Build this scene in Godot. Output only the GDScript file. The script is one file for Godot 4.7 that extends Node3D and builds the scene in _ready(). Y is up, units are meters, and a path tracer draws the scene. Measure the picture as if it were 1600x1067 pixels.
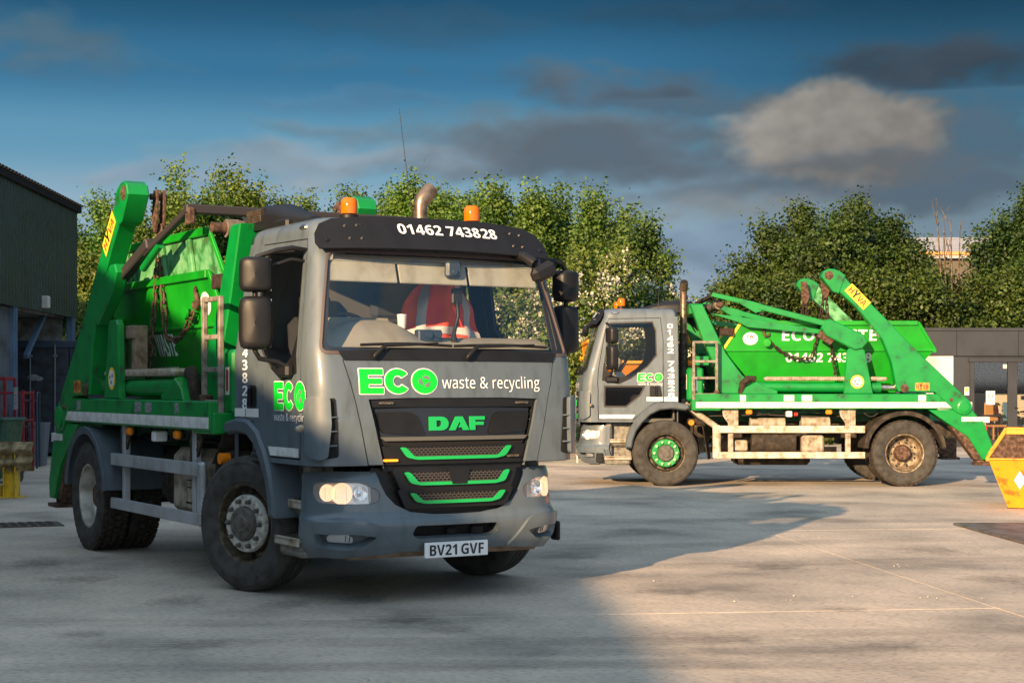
extends Node3D
# A yard with two skip lorries. Lorry axes: x forward, y up, z to the lorry's right.

class MB:
	var v := PackedVector3Array()
	var n := PackedVector3Array()
	func tri(a: Vector3, b: Vector3, c: Vector3, na: Vector3, nb: Vector3, nc: Vector3) -> void:
		var g := (b - a).cross(c - a)
		if g.length_squared() < 1e-16:
			return
		if g.dot(na + nb + nc) > 0.0:
			v.append_array([a, c, b]); n.append_array([na, nc, nb])
		else:
			v.append_array([a, b, c]); n.append_array([na, nb, nc])
	func flat(a: Vector3, b: Vector3, c: Vector3, away: Vector3) -> void:
		var g := (b - a).cross(c - a).normalized()
		if g.dot((a + b + c) / 3.0 - away) < 0.0:
			g = -g
		tri(a, b, c, g, g, g)
	func quad(a: Vector3, b: Vector3, c: Vector3, d: Vector3, away: Vector3) -> void:
		flat(a, b, c, away); flat(a, c, d, away)
	func box(c: Vector3, s: Vector3, bev := 0.008, bs := Basis.IDENTITY) -> void:
		var h := s / 2.0
		var b: float = minf(bev, minf(h.x, minf(h.y, h.z)) * 0.8)
		var p := func(sx: float, sy: float, sz: float, k: int) -> Vector3:
			var q := Vector3(h.x - b, h.y - b, h.z - b)
			q[k] = h[k]
			return c + bs * Vector3(q.x * sx, q.y * sy, q.z * sz)
		var S := [-1.0, 1.0]
		for s1: float in S:
			quad(p.call(s1, -1, -1, 0), p.call(s1, 1, -1, 0), p.call(s1, 1, 1, 0), p.call(s1, -1, 1, 0), c)
			quad(p.call(-1, s1, -1, 1), p.call(1, s1, -1, 1), p.call(1, s1, 1, 1), p.call(-1, s1, 1, 1), c)
			quad(p.call(-1, -1, s1, 2), p.call(1, -1, s1, 2), p.call(1, 1, s1, 2), p.call(-1, 1, s1, 2), c)
			for s2: float in S:
				quad(p.call(s1, s2, -1, 0), p.call(s1, s2, 1, 0), p.call(s1, s2, 1, 1), p.call(s1, s2, -1, 1), c)
				quad(p.call(s1, -1, s2, 0), p.call(s1, 1, s2, 0), p.call(s1, 1, s2, 2), p.call(s1, -1, s2, 2), c)
				quad(p.call(-1, s1, s2, 1), p.call(1, s1, s2, 1), p.call(1, s1, s2, 2), p.call(-1, s1, s2, 2), c)
				for s3: float in S:
					flat(p.call(s1, s2, s3, 0), p.call(s1, s2, s3, 1), p.call(s1, s2, s3, 2), c)
	func bx(x0: float, x1: float, y0: float, y1: float, z0: float, z1: float, bev := 0.008) -> void:
		box(Vector3(x0 + x1, y0 + y1, z0 + z1) / 2.0, Vector3(absf(x1 - x0), absf(y1 - y0), absf(z1 - z0)), bev)
	func bar(a: Vector3, b: Vector3, w: float, h: float, up := Vector3.UP, bev := 0.006) -> void:
		var x := (b - a).normalized()
		var z := x.cross(up).normalized()
		box((a + b) / 2.0, Vector3(a.distance_to(b), h, w), bev, Basis(x, z.cross(x), z))
	func grid(rows: Array, closed := false, away = null, flip := false) -> void:
		var R := rows.size(); var C: int = rows[0].size()
		var nn := []
		for i in R:
			var a := PackedVector3Array(); a.resize(C); nn.append(a)
		var cc := C if closed else C - 1
		var dots := 0.0
		for i in R - 1:
			for j in cc:
				var k := (j + 1) % C
				var g: Vector3 = (rows[i + 1][k] - rows[i][j]).cross(rows[i + 1][j] - rows[i][k])
				for q: Array in [[i, j], [i, k], [i + 1, j], [i + 1, k]]:
					nn[q[0]][q[1]] += g
				if away != null:
					dots += g.dot(rows[i][j] - away)
		var s := 1.0
		if away != null and dots < 0.0: s = -1.0
		if flip: s = -s
		for i in R - 1:
			for j in cc:
				var k := (j + 1) % C
				var a: Vector3 = rows[i][j]; var b: Vector3 = rows[i][k]; var c: Vector3 = rows[i + 1][k]; var d: Vector3 = rows[i + 1][j]
				var na: Vector3 = (nn[i][j] * s).normalized(); var nb: Vector3 = (nn[i][k] * s).normalized()
				var nc: Vector3 = (nn[i + 1][k] * s).normalized(); var nd: Vector3 = (nn[i + 1][j] * s).normalized()
				tri(a, b, c, na, nb, nc); tri(a, c, d, na, nc, nd)
	func tube(pts: Array, r, seg := 8, closed := false) -> void:
		var P := pts.size()
		var rows := []
		var up := Vector3.UP
		for i in P:
			var t: Vector3
			if closed: t = (pts[(i + 1) % P] - pts[(i - 1 + P) % P]).normalized()
			else: t = (pts[mini(i + 1, P - 1)] - pts[maxi(i - 1, 0)]).normalized()
			if absf(t.dot(up)) > 0.95: up = Vector3.RIGHT if absf(t.x) < 0.8 else Vector3.FORWARD
			var x := up.cross(t).normalized(); var y := t.cross(x)
			up = y
			var rr: float = r[i] if r is Array else r
			var row := []
			for k in seg:
				var a := TAU * k / seg
				row.append(pts[i] + (x * cos(a) + y * sin(a)) * rr)
			rows.append(row)
		if closed: rows.append(rows[0])
		grid(rows, true, null, true)
		if not closed:
			for e: int in [0, P - 1]:
				for k in seg:
					flat(pts[e], rows[e][k], rows[e][(k + 1) % seg], pts[1] if e == 0 else pts[P - 2])
	func cyl(a: Vector3, b: Vector3, ra: float, rb: float, seg := 16) -> void:
		tube([a, b], [ra, rb], seg)
	func lathe(xf: Transform3D, prof: Array, seg := 32) -> void:
		var m := prof.size()
		var nr := []
		for i in m - 1:
			var d: Vector2 = prof[i + 1] - prof[i]
			nr.append(Vector2(d.y, -d.x).normalized())
		for i in m - 1:
			var n0: Vector2 = nr[i]; var n1: Vector2 = nr[i]
			if i > 0 and nr[i - 1].dot(nr[i]) > 0.75: n0 = (nr[i] + nr[i - 1]).normalized()
			if i < m - 2 and nr[i + 1].dot(nr[i]) > 0.75: n1 = (nr[i] + nr[i + 1]).normalized()
			for k in seg:
				var a := TAU * k / seg; var b := TAU * (k + 1) / seg
				var f := func(q: Vector2, t: float) -> Vector3: return xf.basis * Vector3(q.x * cos(t), q.y, q.x * sin(t))
				var p00: Vector3 = xf.origin + f.call(prof[i], a); var p01: Vector3 = xf.origin + f.call(prof[i], b)
				var p10: Vector3 = xf.origin + f.call(prof[i + 1], a); var p11: Vector3 = xf.origin + f.call(prof[i + 1], b)
				tri(p00, p01, p11, f.call(n0, a), f.call(n0, b), f.call(n1, b))
				tri(p00, p11, p10, f.call(n0, a), f.call(n1, b), f.call(n1, a))
	func prism(xf: Transform3D, poly: Array, d0: float, d1: float, bev := 0.0) -> void:
		var P := PackedVector2Array(poly)
		if Geometry2D.is_polygon_clockwise(P): P.reverse()
		var m := P.size()
		var Q := P.duplicate()
		if bev > 0.0:
			for i in m:
				var e0 := (P[i] - P[(i - 1 + m) % m]).normalized(); var e1 := (P[(i + 1) % m] - P[i]).normalized()
				var n0 := Vector2(-e0.y, e0.x); var n1 := Vector2(-e1.y, e1.x)
				var b := (n0 + n1).normalized()
				Q[i] = P[i] + b * bev / maxf(0.5, b.dot(n0))
		var at := func(p: Vector2, z: float) -> Vector3: return xf * Vector3(p.x, p.y, z)
		var idx := Geometry2D.triangulate_polygon(Q)
		for s in 2:
			var z: float = [d0, d1][s]
			var nn: Vector3 = xf.basis.z.normalized() * (-1.0 if (s == 0) == (d0 < d1) else 1.0)
			for i in range(0, idx.size(), 3):
				tri(at.call(Q[idx[i]], z), at.call(Q[idx[i + 1]], z), at.call(Q[idx[i + 2]], z), nn, nn, nn)
		var zs := [d0, d1] if bev <= 0.0 else [d0, d0 + signf(d1 - d0) * bev, d1 - signf(d1 - d0) * bev, d1]
		for i in m:
			var j := (i + 1) % m
			var e := (P[j] - P[i]).normalized()
			var en := [Vector2(e.y, -e.x), Vector2(e.y, -e.x)]
			for w in 2:
				var a: int = [i, j][w]
				var o := (P[a] - P[(a - 1 + m) % m]).normalized() if w == 0 else (P[(a + 1) % m] - P[a]).normalized()
				if o.dot(e) > 0.8: en[w] = (en[w] + Vector2(o.y, -o.x)).normalized()
			var na: Vector3 = (xf.basis * Vector3(en[0].x, en[0].y, 0)).normalized(); var nb: Vector3 = (xf.basis * Vector3(en[1].x, en[1].y, 0)).normalized()
			for k in zs.size() - 1:
				var l0 := Q if bev > 0.0 and k == 0 else P
				var l1 := Q if bev > 0.0 and k == zs.size() - 2 else P
				var a: Vector3 = at.call(l0[i], zs[k]); var b: Vector3 = at.call(l0[j], zs[k]); var c: Vector3 = at.call(l1[j], zs[k + 1]); var d: Vector3 = at.call(l1[i], zs[k + 1])
				var zo := Vector3.ZERO
				if bev > 0.0 and k != 1: zo = xf.basis.z.normalized() * signf(d1 - d0) * (-1.0 if k == 0 else 1.0)
				tri(a, b, c, (na + zo).normalized(), (nb + zo).normalized(), (nb + zo).normalized()); tri(a, c, d, (na + zo).normalized(), (nb + zo).normalized(), (na + zo).normalized())
	static func nrm(f: Callable, u: float, y: float) -> Vector3:
		var e := 0.012
		var a: Vector3 = f.call(u + e, y) - f.call(u - e, y)
		var b: Vector3 = f.call(u, y + e) - f.call(u, y - e)
		return b.cross(a).normalized()
	# a sheet cut to a polygon (holes taken out) and laid over the surface f(u, y); rim > 0 turns its border inwards
	func sheet(poly: Array, holes: Array, f: Callable, du := 0.1, dy := 0.1, off := 0.0, rim := 0.0) -> void:
		var P := PackedVector2Array(poly)
		var lo := P[0]; var hi := P[0]
		for p in P:
			lo = lo.min(p); hi = hi.max(p)
		var nu := maxi(1, ceili((hi.x - lo.x) / du)); var ny := maxi(1, ceili((hi.y - lo.y) / dy))
		var cache := {}
		var at := func(q: Vector2) -> Array:
			if not cache.has(q):
				var nn := MB.nrm(f, q.x, q.y)
				cache[q] = [f.call(q.x, q.y) + nn * off, nn]
			return cache[q]
		for i in nu:
			for j in ny:
				var a := Vector2(lerpf(lo.x, hi.x, float(i) / nu), lerpf(lo.y, hi.y, float(j) / ny)); var b := Vector2(lerpf(lo.x, hi.x, float(i + 1) / nu), lerpf(lo.y, hi.y, float(j + 1) / ny))
				var pieces := Geometry2D.intersect_polygons(P, PackedVector2Array([a, Vector2(b.x, a.y), b, Vector2(a.x, b.y)]))
				for h in holes:
					var nx: Array[PackedVector2Array] = []
					for pc in pieces:
						for r in Geometry2D.clip_polygons(pc, PackedVector2Array(h)):
							if not Geometry2D.is_polygon_clockwise(r): nx.append(r)
					pieces = nx
				for pc in pieces:
					var idx := Geometry2D.triangulate_polygon(pc)
					for k in range(0, idx.size(), 3):
						var A: Array = at.call(pc[idx[k]]); var B: Array = at.call(pc[idx[k + 1]]); var C: Array = at.call(pc[idx[k + 2]])
						tri(A[0], B[0], C[0], A[1], B[1], C[1])
		if rim != 0.0:
			var loops := [P]
			for h in holes: loops.append(PackedVector2Array(h))
			for li in loops.size():
				var L: PackedVector2Array = loops[li]
				var ccw := not Geometry2D.is_polygon_clockwise(L)
				for i in L.size():
					var a := L[i]; var b := L[(i + 1) % L.size()]
					var m := maxi(1, ceili(a.distance_to(b) / minf(du, dy)))
					for k in m:
						var p := a.lerp(b, float(k) / m); var q := a.lerp(b, float(k + 1) / m)
						if li > 0 and not (Geometry2D.is_point_in_polygon(p, P) or Geometry2D.is_point_in_polygon(q, P)): continue
						var A: Array = at.call(p); var B: Array = at.call(q)
						var side: Vector3 = (B[0] - A[0]).cross(A[1]).normalized() * (-1.0 if ccw == (li == 0) else 1.0)
						tri(A[0], B[0], B[0] - B[1] * rim, side, side, side); tri(A[0], B[0] - B[1] * rim, A[0] - A[1] * rim, side, side, side)
	func mesh() -> ArrayMesh:
		var am := ArrayMesh.new()
		if v.is_empty():
			return am
		var a := []; a.resize(Mesh.ARRAY_MAX)
		a[Mesh.ARRAY_VERTEX] = v; a[Mesh.ARRAY_NORMAL] = n
		am.add_surface_from_arrays(Mesh.PRIMITIVE_TRIANGLES, a)
		return am

var M := {}
var rng := RandomNumberGenerator.new()

func lin(r: float, g: float, b: float, a := 1.0) -> Color:
	var c := Color(r, g, b).linear_to_srgb()
	c.a = a
	return c

func ntex(sd: int, freq: float, stops: Array, cols: Array, size := 512, oct := 5, type := FastNoiseLite.TYPE_SIMPLEX_SMOOTH) -> NoiseTexture2D:
	var t := NoiseTexture2D.new()
	var f := FastNoiseLite.new()
	f.seed = sd; f.frequency = freq; f.fractal_octaves = oct; f.noise_type = type; f.fractal_gain = 0.55
	t.noise = f; t.width = size; t.height = size; t.seamless = true; t.normalize = true
	var g := Gradient.new()
	g.offsets = PackedFloat32Array(stops); g.colors = PackedColorArray(cols)
	t.color_ramp = g
	return t

func mat(key: String, c: Color, rough := 0.5, metal := 0.0, tex: Texture2D = null, sc := 1.0, world := false) -> StandardMaterial3D:
	var m := StandardMaterial3D.new()
	m.resource_name = key
	m.albedo_color = c; m.roughness = rough; m.metallic = metal
	if tex:
		m.albedo_texture = tex; m.uv1_triplanar = true; m.uv1_world_triplanar = world; m.uv1_scale = Vector3.ONE * sc
	M[key] = m
	return m

func part(called: String, mb, m, parent: Node3D, label := "") -> MeshInstance3D:
	var o := MeshInstance3D.new()
	o.name = called
	o.mesh = mb.mesh() if mb is MB else mb
	if o.mesh.get_surface_count(): 
		o.mesh.surface_set_material(0, M[m] if m is String else m)
	parent.add_child(o, true)
	if label: o.set_meta("label", label)
	return o

func copy_part(called: String, mesh: Mesh, parent: Node3D, xf: Transform3D) -> MeshInstance3D:
	var o := MeshInstance3D.new()
	o.name = called; o.mesh = mesh; o.transform = xf
	parent.add_child(o, true)
	return o

func tag(o: Node3D, label: String, category := "", group := "", kind := "") -> Node3D:
	if label: o.set_meta("label", label)
	if category: o.set_meta("category", category)
	if group: o.set_meta("group", group)
	if kind: o.set_meta("kind", kind)
	return o

func thing(called: String, label: String, category: String, at := Vector3.ZERO, turn := 0.0, group := "") -> Node3D:
	var o := Node3D.new()
	o.name = called
	add_child(o, true)
	o.position = at; o.rotation.y = turn
	return tag(o, label, category, group)

func interp(tab: Array, y: float) -> float:
	if y <= tab[0].x: return tab[0].y
	for i in range(1, tab.size()):
		if y <= tab[i].x:
			var k: float = (y - tab[i - 1].x) / (tab[i].x - tab[i - 1].x)
			return lerpf(tab[i - 1].y, tab[i].y, k)
	return tab[tab.size() - 1].y

func plane(o: Vector3, ex: Vector3, ey := Vector3.UP) -> Callable:
	return func(u: float, y: float) -> Vector3: return o + ex * u + ey * y

func rrect(x0: float, x1: float, y0: float, y1: float, r: float, seg := 4) -> Array:
	var p := []
	for c: Array in [[x1 - r, y1 - r, 0.0], [x0 + r, y1 - r, 0.25], [x0 + r, y0 + r, 0.5], [x1 - r, y0 + r, 0.75]]:
		for i in seg + 1:
			var a: float = TAU * (c[2] + 0.25 * i / seg)
			p.append(Vector2(c[0] + cos(a) * r, c[1] + sin(a) * r))
	return p

func rounded(poly: Array, r: float, seg := 4) -> Array:
	var out := []
	var m := poly.size()
	for i in m:
		var p: Vector2 = poly[i]; var a: Vector2 = poly[(i - 1 + m) % m]; var b: Vector2 = poly[(i + 1) % m]
		var ra := minf(r, p.distance_to(a) * 0.45); var rb := minf(r, p.distance_to(b) * 0.45)
		var pa := p + (a - p).normalized() * ra; var pb := p + (b - p).normalized() * rb
		for k in seg + 1:
			var t := float(k) / seg
			out.append(pa.lerp(p, t).lerp(p.lerp(pb, t), t))
	return out

func disc(cx: float, cy: float, rx: float, ry: float, seg := 24) -> Array:
	var p := []
	for i in seg: p.append(Vector2(cx + cos(TAU * i / seg) * rx, cy + sin(TAU * i / seg) * ry))
	return p

func grown(poly: Array, d: float) -> Array:
	var r := Geometry2D.offset_polygon(PackedVector2Array(poly), d, Geometry2D.JOIN_ROUND)
	return Array(r[0])

# flat lettering laid on a surface; it starts at u0 and runs towards smaller u
func lettering(called: String, s: String, bold: bool, f: Callable, u0: float, y0: float, w: float, h: float, off: float, m, parent: Node3D) -> MeshInstance3D:
	var tm := TextMesh.new()
	var sf := SystemFont.new()
	sf.font_names = PackedStringArray(["Droid Sans"]); sf.font_weight = 700 if bold else 400
	tm.font = sf; tm.font_size = 64; tm.pixel_size = 0.01; tm.depth = 0.0; tm.curve_step = 2.0; tm.text = s
	var a := tm.get_mesh_arrays()
	var V: PackedVector3Array = a[Mesh.ARRAY_VERTEX]
	var I: PackedInt32Array = a[Mesh.ARRAY_INDEX]
	var lo := V[0]; var hi := V[0]
	for p in V:
		lo = lo.min(p); hi = hi.max(p)
	var mb := MB.new()
	var q := []; var qn := []
	for p in V:
		var u := u0 - (p.x - lo.x) / (hi.x - lo.x) * w; var y := y0 + (p.y - lo.y) / (hi.y - lo.y) * h
		var nn := MB.nrm(f, u, y)
		q.append(f.call(u, y) + nn * off); qn.append(nn)
	if I.is_empty():
		for i in range(0, V.size() - 2, 3): mb.tri(q[i], q[i + 1], q[i + 2], qn[i], qn[i + 1], qn[i + 2])
	else:
		for i in range(0, I.size(), 3): mb.tri(q[I[i]], q[I[i + 1]], q[I[i + 2]], qn[I[i]], qn[I[i + 1]], qn[I[i + 2]])
	return part(called, mb, m, parent)

func glyph(ch: String) -> Array:
	var r := []
	match ch:
		"E": r = [[0, 0], [1, 0], [1, .24], [.36, .24], [.36, .39], [.93, .39], [.93, .61], [.36, .61], [.36, .76], [1, .76], [1, 1], [0, 1]]
		"F": r = [[0, 0], [.34, 0], [.34, .36], [.92, .36], [.92, .6], [.34, .6], [.34, .74], [1, .74], [1, 1], [0, 1]]
		"A": r = [[0, 0], [.28, 0], [.5, .62], [.56, .45], [.46, .2], [.62, .2], [.7, 0], [1, 0], [.66, 1], [.34, 1]]
	var out := []
	for p: Array in r: out.append(Vector2(p[0], p[1]))
	if ch == "C":
		for i in 25:
			var a := deg_to_rad(38.0 + 284.0 * i / 24)
			out.append(Vector2(.5 + .5 * cos(a) , .5 + .5 * sin(a)))
		for i in 25:
			var a := deg_to_rad(322.0 - 284.0 * i / 24)
			out.append(Vector2(.5 + .19 * cos(a), .5 + .23 * sin(a)))
	if ch == "O": out = disc(.5, .5, .5, .5, 32)
	return out

func put_glyph(ch: String, u0: float, y0: float, w: float, h: float) -> Array:
	var out := []
	for p: Vector2 in glyph(ch): out.append(Vector2(u0 - p.x * w, y0 + p.y * h))
	return out

# the logo word with its white outline and recycling mark
func logo(f: Callable, u0: float, y0: float, w: float, h: float, parent: Node3D, du := 0.06, edge := 0.008, lean := 0.0) -> void:
	var x := u0
	var k := 0
	for ch: String in ["E", "C", "O"]:
		var gw: float = w * [.3, .33, .335][k]
		var g := put_glyph(ch, x, y0, gw, h)
		var a := MB.new(); a.sheet(grown(g, edge), [], f, du, 0.09, 0.0085); part("logo_outline", a, "white_vinyl", parent)
		var b := MB.new(); b.sheet(g, [], f, du, 0.09, 0.0115); part("logo_letter", b, "lime", parent)
		if ch == "O":
			var c := MB.new()
			for t in 3:
				var q := []
				for p: Array in [[-.13, .27], [.06, .27], [.0, .36], [.23, .25], [.2, .06], [.13, .12], [.04, .15], [-.02, .15]]:
					var v2 := Vector2(p[0], p[1] - .02).rotated(TAU * t / 3)
					q.append(Vector2(x - gw * (.5 + v2.x * .8), y0 + h * (.5 + v2.y * .8)))
				c.sheet(q, [], f, du, 0.09, 0.0145)
			part("recycling_mark", c, "mark_grey", parent)
		x -= gw + w * .0175
		k += 1

# ---------- materials ----------
func make_materials() -> void:
	var dust := ntex(3, 0.011, [0.0, 0.35, 0.6, 1.0], [Color(.52, .47, .40), Color(.8, .78, .74), Color(.95, .95, .94), Color(1, 1, 1)])
	var faint := ntex(9, 0.006, [0.0, 0.5, 1.0], [Color(.80, .79, .77), Color(.94, .94, .94), Color(1, 1, 1)])
	var mud := ntex(21, 0.015, [0.0, 0.4, 0.7, 1.0], [Color(.30, .25, .20), Color(.55, .49, .42), Color(.8, .74, .66), Color(1, .97, .9)])
	var worn := ntex(33, 0.013, [0.0, 0.3, 0.42, 0.55, 1.0], [Color(.33, .20, .12), Color(.16, .46, .24), Color(.30, .58, .36), Color(.38, .64, .44), Color(.52, .70, .54)])
	var greendirt := ntex(41, 0.009, [0.0, 0.10, 0.2, 0.5, 1.0], [Color(.30, .23, .16), Color(.09, .36, .17), Color(.0, .47, .195), Color(.0, .52, .21), Color(.0, .55, .22)])
	var rusty := ntex(51, 0.02, [0.0, 0.4, 0.6, 1.0], [Color(.15, .105, .085), Color(.27, .19, .145), Color(.36, .27, .215), Color(.46, .39, .33)])
	var yellowed := ntex(61, 0.01, [0.0, 0.26, 0.36, 1.0], [Color(.32, .18, .08), Color(.66, .38, .07), Color(.85, .54, .05), Color(.91, .60, .06)])
	var bump := ntex(71, 0.06, [0.0, 1.0], [Color.BLACK, Color.WHITE], 512, 4)
	var paint := func(key: String, c: Color, rough: float, t: Texture2D, sc: float, coat := 0.35) -> void:
		var m := mat(key, c, rough, 0.0, t, sc)
		m.clearcoat_enabled = true; m.clearcoat = coat; m.clearcoat_roughness = 0.1
	paint.call("grey_paint", lin(.108, .138, .160), .4, faint, .7, .55)
	paint.call("fender_paint", lin(.085, .105, .125), .42, faint, .9, .2)
	paint.call("green_paint", Color.WHITE, .42, greendirt, .55, .2)
	var film := ntex(81, 0.012, [0.0, 0.3, 0.55, 1.0], [Color(.80, .79, .77), Color(.92, .92, .91), Color(.98, .98, .98), Color(1, 1, 1)], 512, 6)
	for k: String in ["grey_paint", "fender_paint"]:
		M[k].albedo_texture = film; M[k].uv1_scale = Vector3(1.3, .35, 1.3)
		M[k].roughness_texture = film; M[k].roughness = .48
	paint.call("skip_green", lin(.004, .33, .012), .45, faint, .5, .1)
	paint.call("office_grey", lin(.030, .034, .040), .5, faint, .3, .05)
	mat("green_dull", lin(.02, .13, .05), .6, 0.0, dust, .6)
	mat("worn_green", Color.WHITE, .7, 0.0, worn, .7)
	mat("skip_inside", lin(.09, .075, .055), .8, 0.0, mud, .6)
	mat("yellow_skip", Color.WHITE, .5, 0.0, yellowed, .5)
	mat("rust", Color.WHITE, .85, 0.0, rusty, 1.2)
	mat("rust_dark", lin(.35, .33, .32), .85, 0.0, rusty, 1.5)
	mat("black_plastic", lin(.013, .0135, .015), .45, 0.0, faint, 1.0).metallic_specular = .4
	mat("gloss_black", lin(.012, .012, .015), .14)
	mat("visor_black", lin(.013, .014, .018), .55, 0.0, faint, 1.0).metallic_specular = .35
	mat("void_black", lin(.006, .006, .007), .9)
	mat("rubber", lin(.055, .053, .050), .82, 0.0, dust, 1.1)
	mat("tread", lin(.07, .066, .06), .9, 0.0, mud, 1.3)
	mat("seal", lin(.03, .026, .026), .6)
	mat("seal_pink", lin(.085, .062, .058), .6)
	mat("mesh_wire", lin(.055, .05, .045), .5)
	mat("roll_cloth", lin(.20, .18, .15), .8, 0.0, dust, 1.2)
	mat("ladder_steel", lin(.27, .245, .21), .7, 0.0, dust, 1.4)
	mat("tan_brown", lin(.30, .21, .15), .8, 0.0, dust, 1.2)
	mat("step_grey", lin(.24, .235, .22), .6, 0.0, dust, 1.6)
	mat("chassis", lin(.075, .068, .06), .8, 0.0, mud, .9)
	mat("tan_steel", lin(.43, .38, .31), .75, 0.0, dust, 1.1)
	mat("alloy", lin(.50, .51, .53), .42, .3, faint, .8)
	mat("cream_rail", lin(.66, .60, .50), .6, 0.0, dust, .8)
	mat("hub_white", lin(.62, .60, .56), .6, 0.0, dust, 2.6)
	mat("hub_green", lin(.02, .34, .08), .5, 0.0, dust, 2.0)
	mat("rim_steel", lin(.20, .19, .17), .55, .3, mud, 1.4)
	mat("rim_pale", lin(.50, .47, .41), .6, .1, mud, 1.2)
	mat("rim_silver", lin(.62, .60, .56), .38, .6, dust, 1.0)
	mat("hub_cap", lin(.12, .112, .1), .6, 0.0, dust, 2.0)
	mat("nut_dark", lin(.12, .11, .10), .5, .4)
	mat("nut_pale", lin(.62, .66, .36), .5)
	mat("chrome", lin(.75, .72, .68), .22, .95, dust, 1.0)
	mat("brown_pipe", lin(.34, .25, .19), .36, .75, dust, 1.5)
	mat("white_vinyl", lin(.86, .87, .87), .5)
	mat("white_tape", lin(.80, .80, .78), .4, 0.0, faint, 1.6)
	mat("pale_number", lin(.74, .77, .82), .5)
	mat("lime", lin(.0, .70, .03), .5)
	mat("mark_grey", lin(.17, .19, .19), .5)
	mat("trim_green", lin(.01, .42, .10), .4)
	mat("plate_white", lin(.80, .80, .79), .4)
	mat("ink", lin(.012, .012, .013), .5)
	mat("red_ink", lin(.55, .03, .02), .5)
	mat("yellow_vinyl", lin(.86, .58, .04), .5)
	mat("orange_plate", lin(.80, .36, .06), .5, 0.0, dust, 1.5)
	mat("label_grey", lin(.30, .32, .34), .5, 0.0, dust, 3.0)
	mat("reflector_red", lin(.55, .02, .03), .3)
	mat("tan_trim", lin(.33, .32, .26), .7, 0.0, faint, 1.0)
	mat("tan_dark", lin(.10, .10, .09), .8)
	mat("seat_cloth", lin(.035, .04, .05), .9)
	mat("hi_vis", lin(.95, .085, .03), .75)
	mat("hi_vis_orange", lin(.95, .22, .02), .7)
	mat("silver_band", lin(.55, .57, .56), .4)
	mat("device_blue", lin(.03, .05, .08), .3)
	mat("screen_glint", lin(.25, .3, .34), .2)
	mat("white_cup", lin(.75, .75, .73), .4)
	mat("container_blue", lin(.030, .038, .055), .6, 0.0, dust, .5)
	mat("clad_green", lin(.022, .050, .042), .5, 0.0, faint, .2)
	mat("shed_wall", lin(.12, .14, .16), .8, 0.0, dust, .2)
	mat("shed_pale", lin(.30, .31, .31), .8, 0.0, dust, .3)
	mat("steel_blue", lin(.10, .17, .26), .5, 0.0, faint, .5)
	mat("dark_blue", lin(.03, .045, .07), .5)
	mat("cage_red", lin(.30, .01, .03), .5, 0.0, dust, 1.0)
	mat("barrier_cream", lin(.60, .52, .32), .6, 0.0, mud, .9)
	mat("barrier_yellow", lin(.78, .50, .03), .5, 0.0, dust, .8)
	mat("bin_grey", lin(.13, .15, .17), .6)
	mat("wheelie_green", lin(.03, .10, .06), .5, 0.0, dust, 1.0)
	mat("panel_pale", lin(.62, .60, .57), .6, 0.0, faint, .3)
	mat("room_wall", lin(.62, .58, .46), .8)
	mat("room_dark", lin(.12, .10, .08), .9)
	mat("chair_wood", lin(.55, .28, .08), .5)
	mat("chair_blue", lin(.10, .22, .30), .7)
	mat("roof_grey", lin(.50, .48, .46), .6, 0.0, faint, .1)
	mat("fascia_orange", lin(.70, .32, .10), .5)
	mat("plate_steel", lin(.17, .155, .155), .5, .3, dust, .5)
	mat("bark", lin(.12, .10, .075), .9, 0.0, mud, .6)
	mat("bark_pale", lin(.30, .26, .21), .9, 0.0, mud, .6)
	mat("soil", lin(.10, .085, .06), .95, 0.0, mud, .15, true)
	mat("pebble", lin(.38, .35, .31), .9)
	var soft := mat("sun_board", lin(.42, .43, .36), .8, 0.0, faint, 1.5)
	soft.backlight_enabled = true; soft.backlight = Color(.3, .3, .25)
	for g: Array in [["glass", .10], ["side_glass", .14], ["glass_dark", .32], ["lens", .10], ["office_glass", .12]]:
		var m := mat(g[0], Color(.05, .06, .06, g[1]), .03)
		m.transparency = BaseMaterial3D.TRANSPARENCY_ALPHA
		m.metallic_specular = .5
	M.glass.albedo_color = Color(.20, .28, .34, .12)  # bluish haze in the windscreen colour stands in for reflected sky
	M.glass_dark.albedo_color = Color(.02, .025, .03, .45)
	M.lens.albedo_color = Color(.9, .9, .92, .12)
	mat("lamp_silver", lin(.85, .85, .86), .12, 1.0)
	mat("lamp_chrome", lin(.7, .7, .72), .35, .8)
	var lamp := mat("lamp_warm", lin(.95, .75, .6), .4)
	lamp.emission_enabled = true; lamp.emission = Color(1.0, .78, .6); lamp.emission_energy_multiplier = .42
	var am := mat("amber_lit", lin(.9, .4, .02), .3)
	am.emission_enabled = true; am.emission = Color(1, .5, .1); am.emission_energy_multiplier = .7
	mat("amber", lin(.80, .22, .01), .2)
	var be := mat("beacon_amber", lin(.72, .16, .004), .12)
	be.backlight_enabled = true; be.backlight = Color(.55, .2, .02)
	mat("led_clear", lin(.32, .32, .32), .25, .3, mud, 6.0)
	# concrete: broad stains with a finer grain laid over
	var conc := ntex(101, 0.004, [0.0, .3, .5, .7, 1.0], [Color(.52, .51, .50), Color(.66, .645, .625), Color(.72, .70, .675), Color(.765, .74, .71), Color(.83, .80, .765)], 1024, 6)
	var grain := ntex(103, 0.03, [0.0, .3, .5, 1.0], [Color(.66, .66, .67), Color(.88, .88, .88), Color(.96, .96, .955), Color(1, 1, 1)], 1024, 5)
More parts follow.
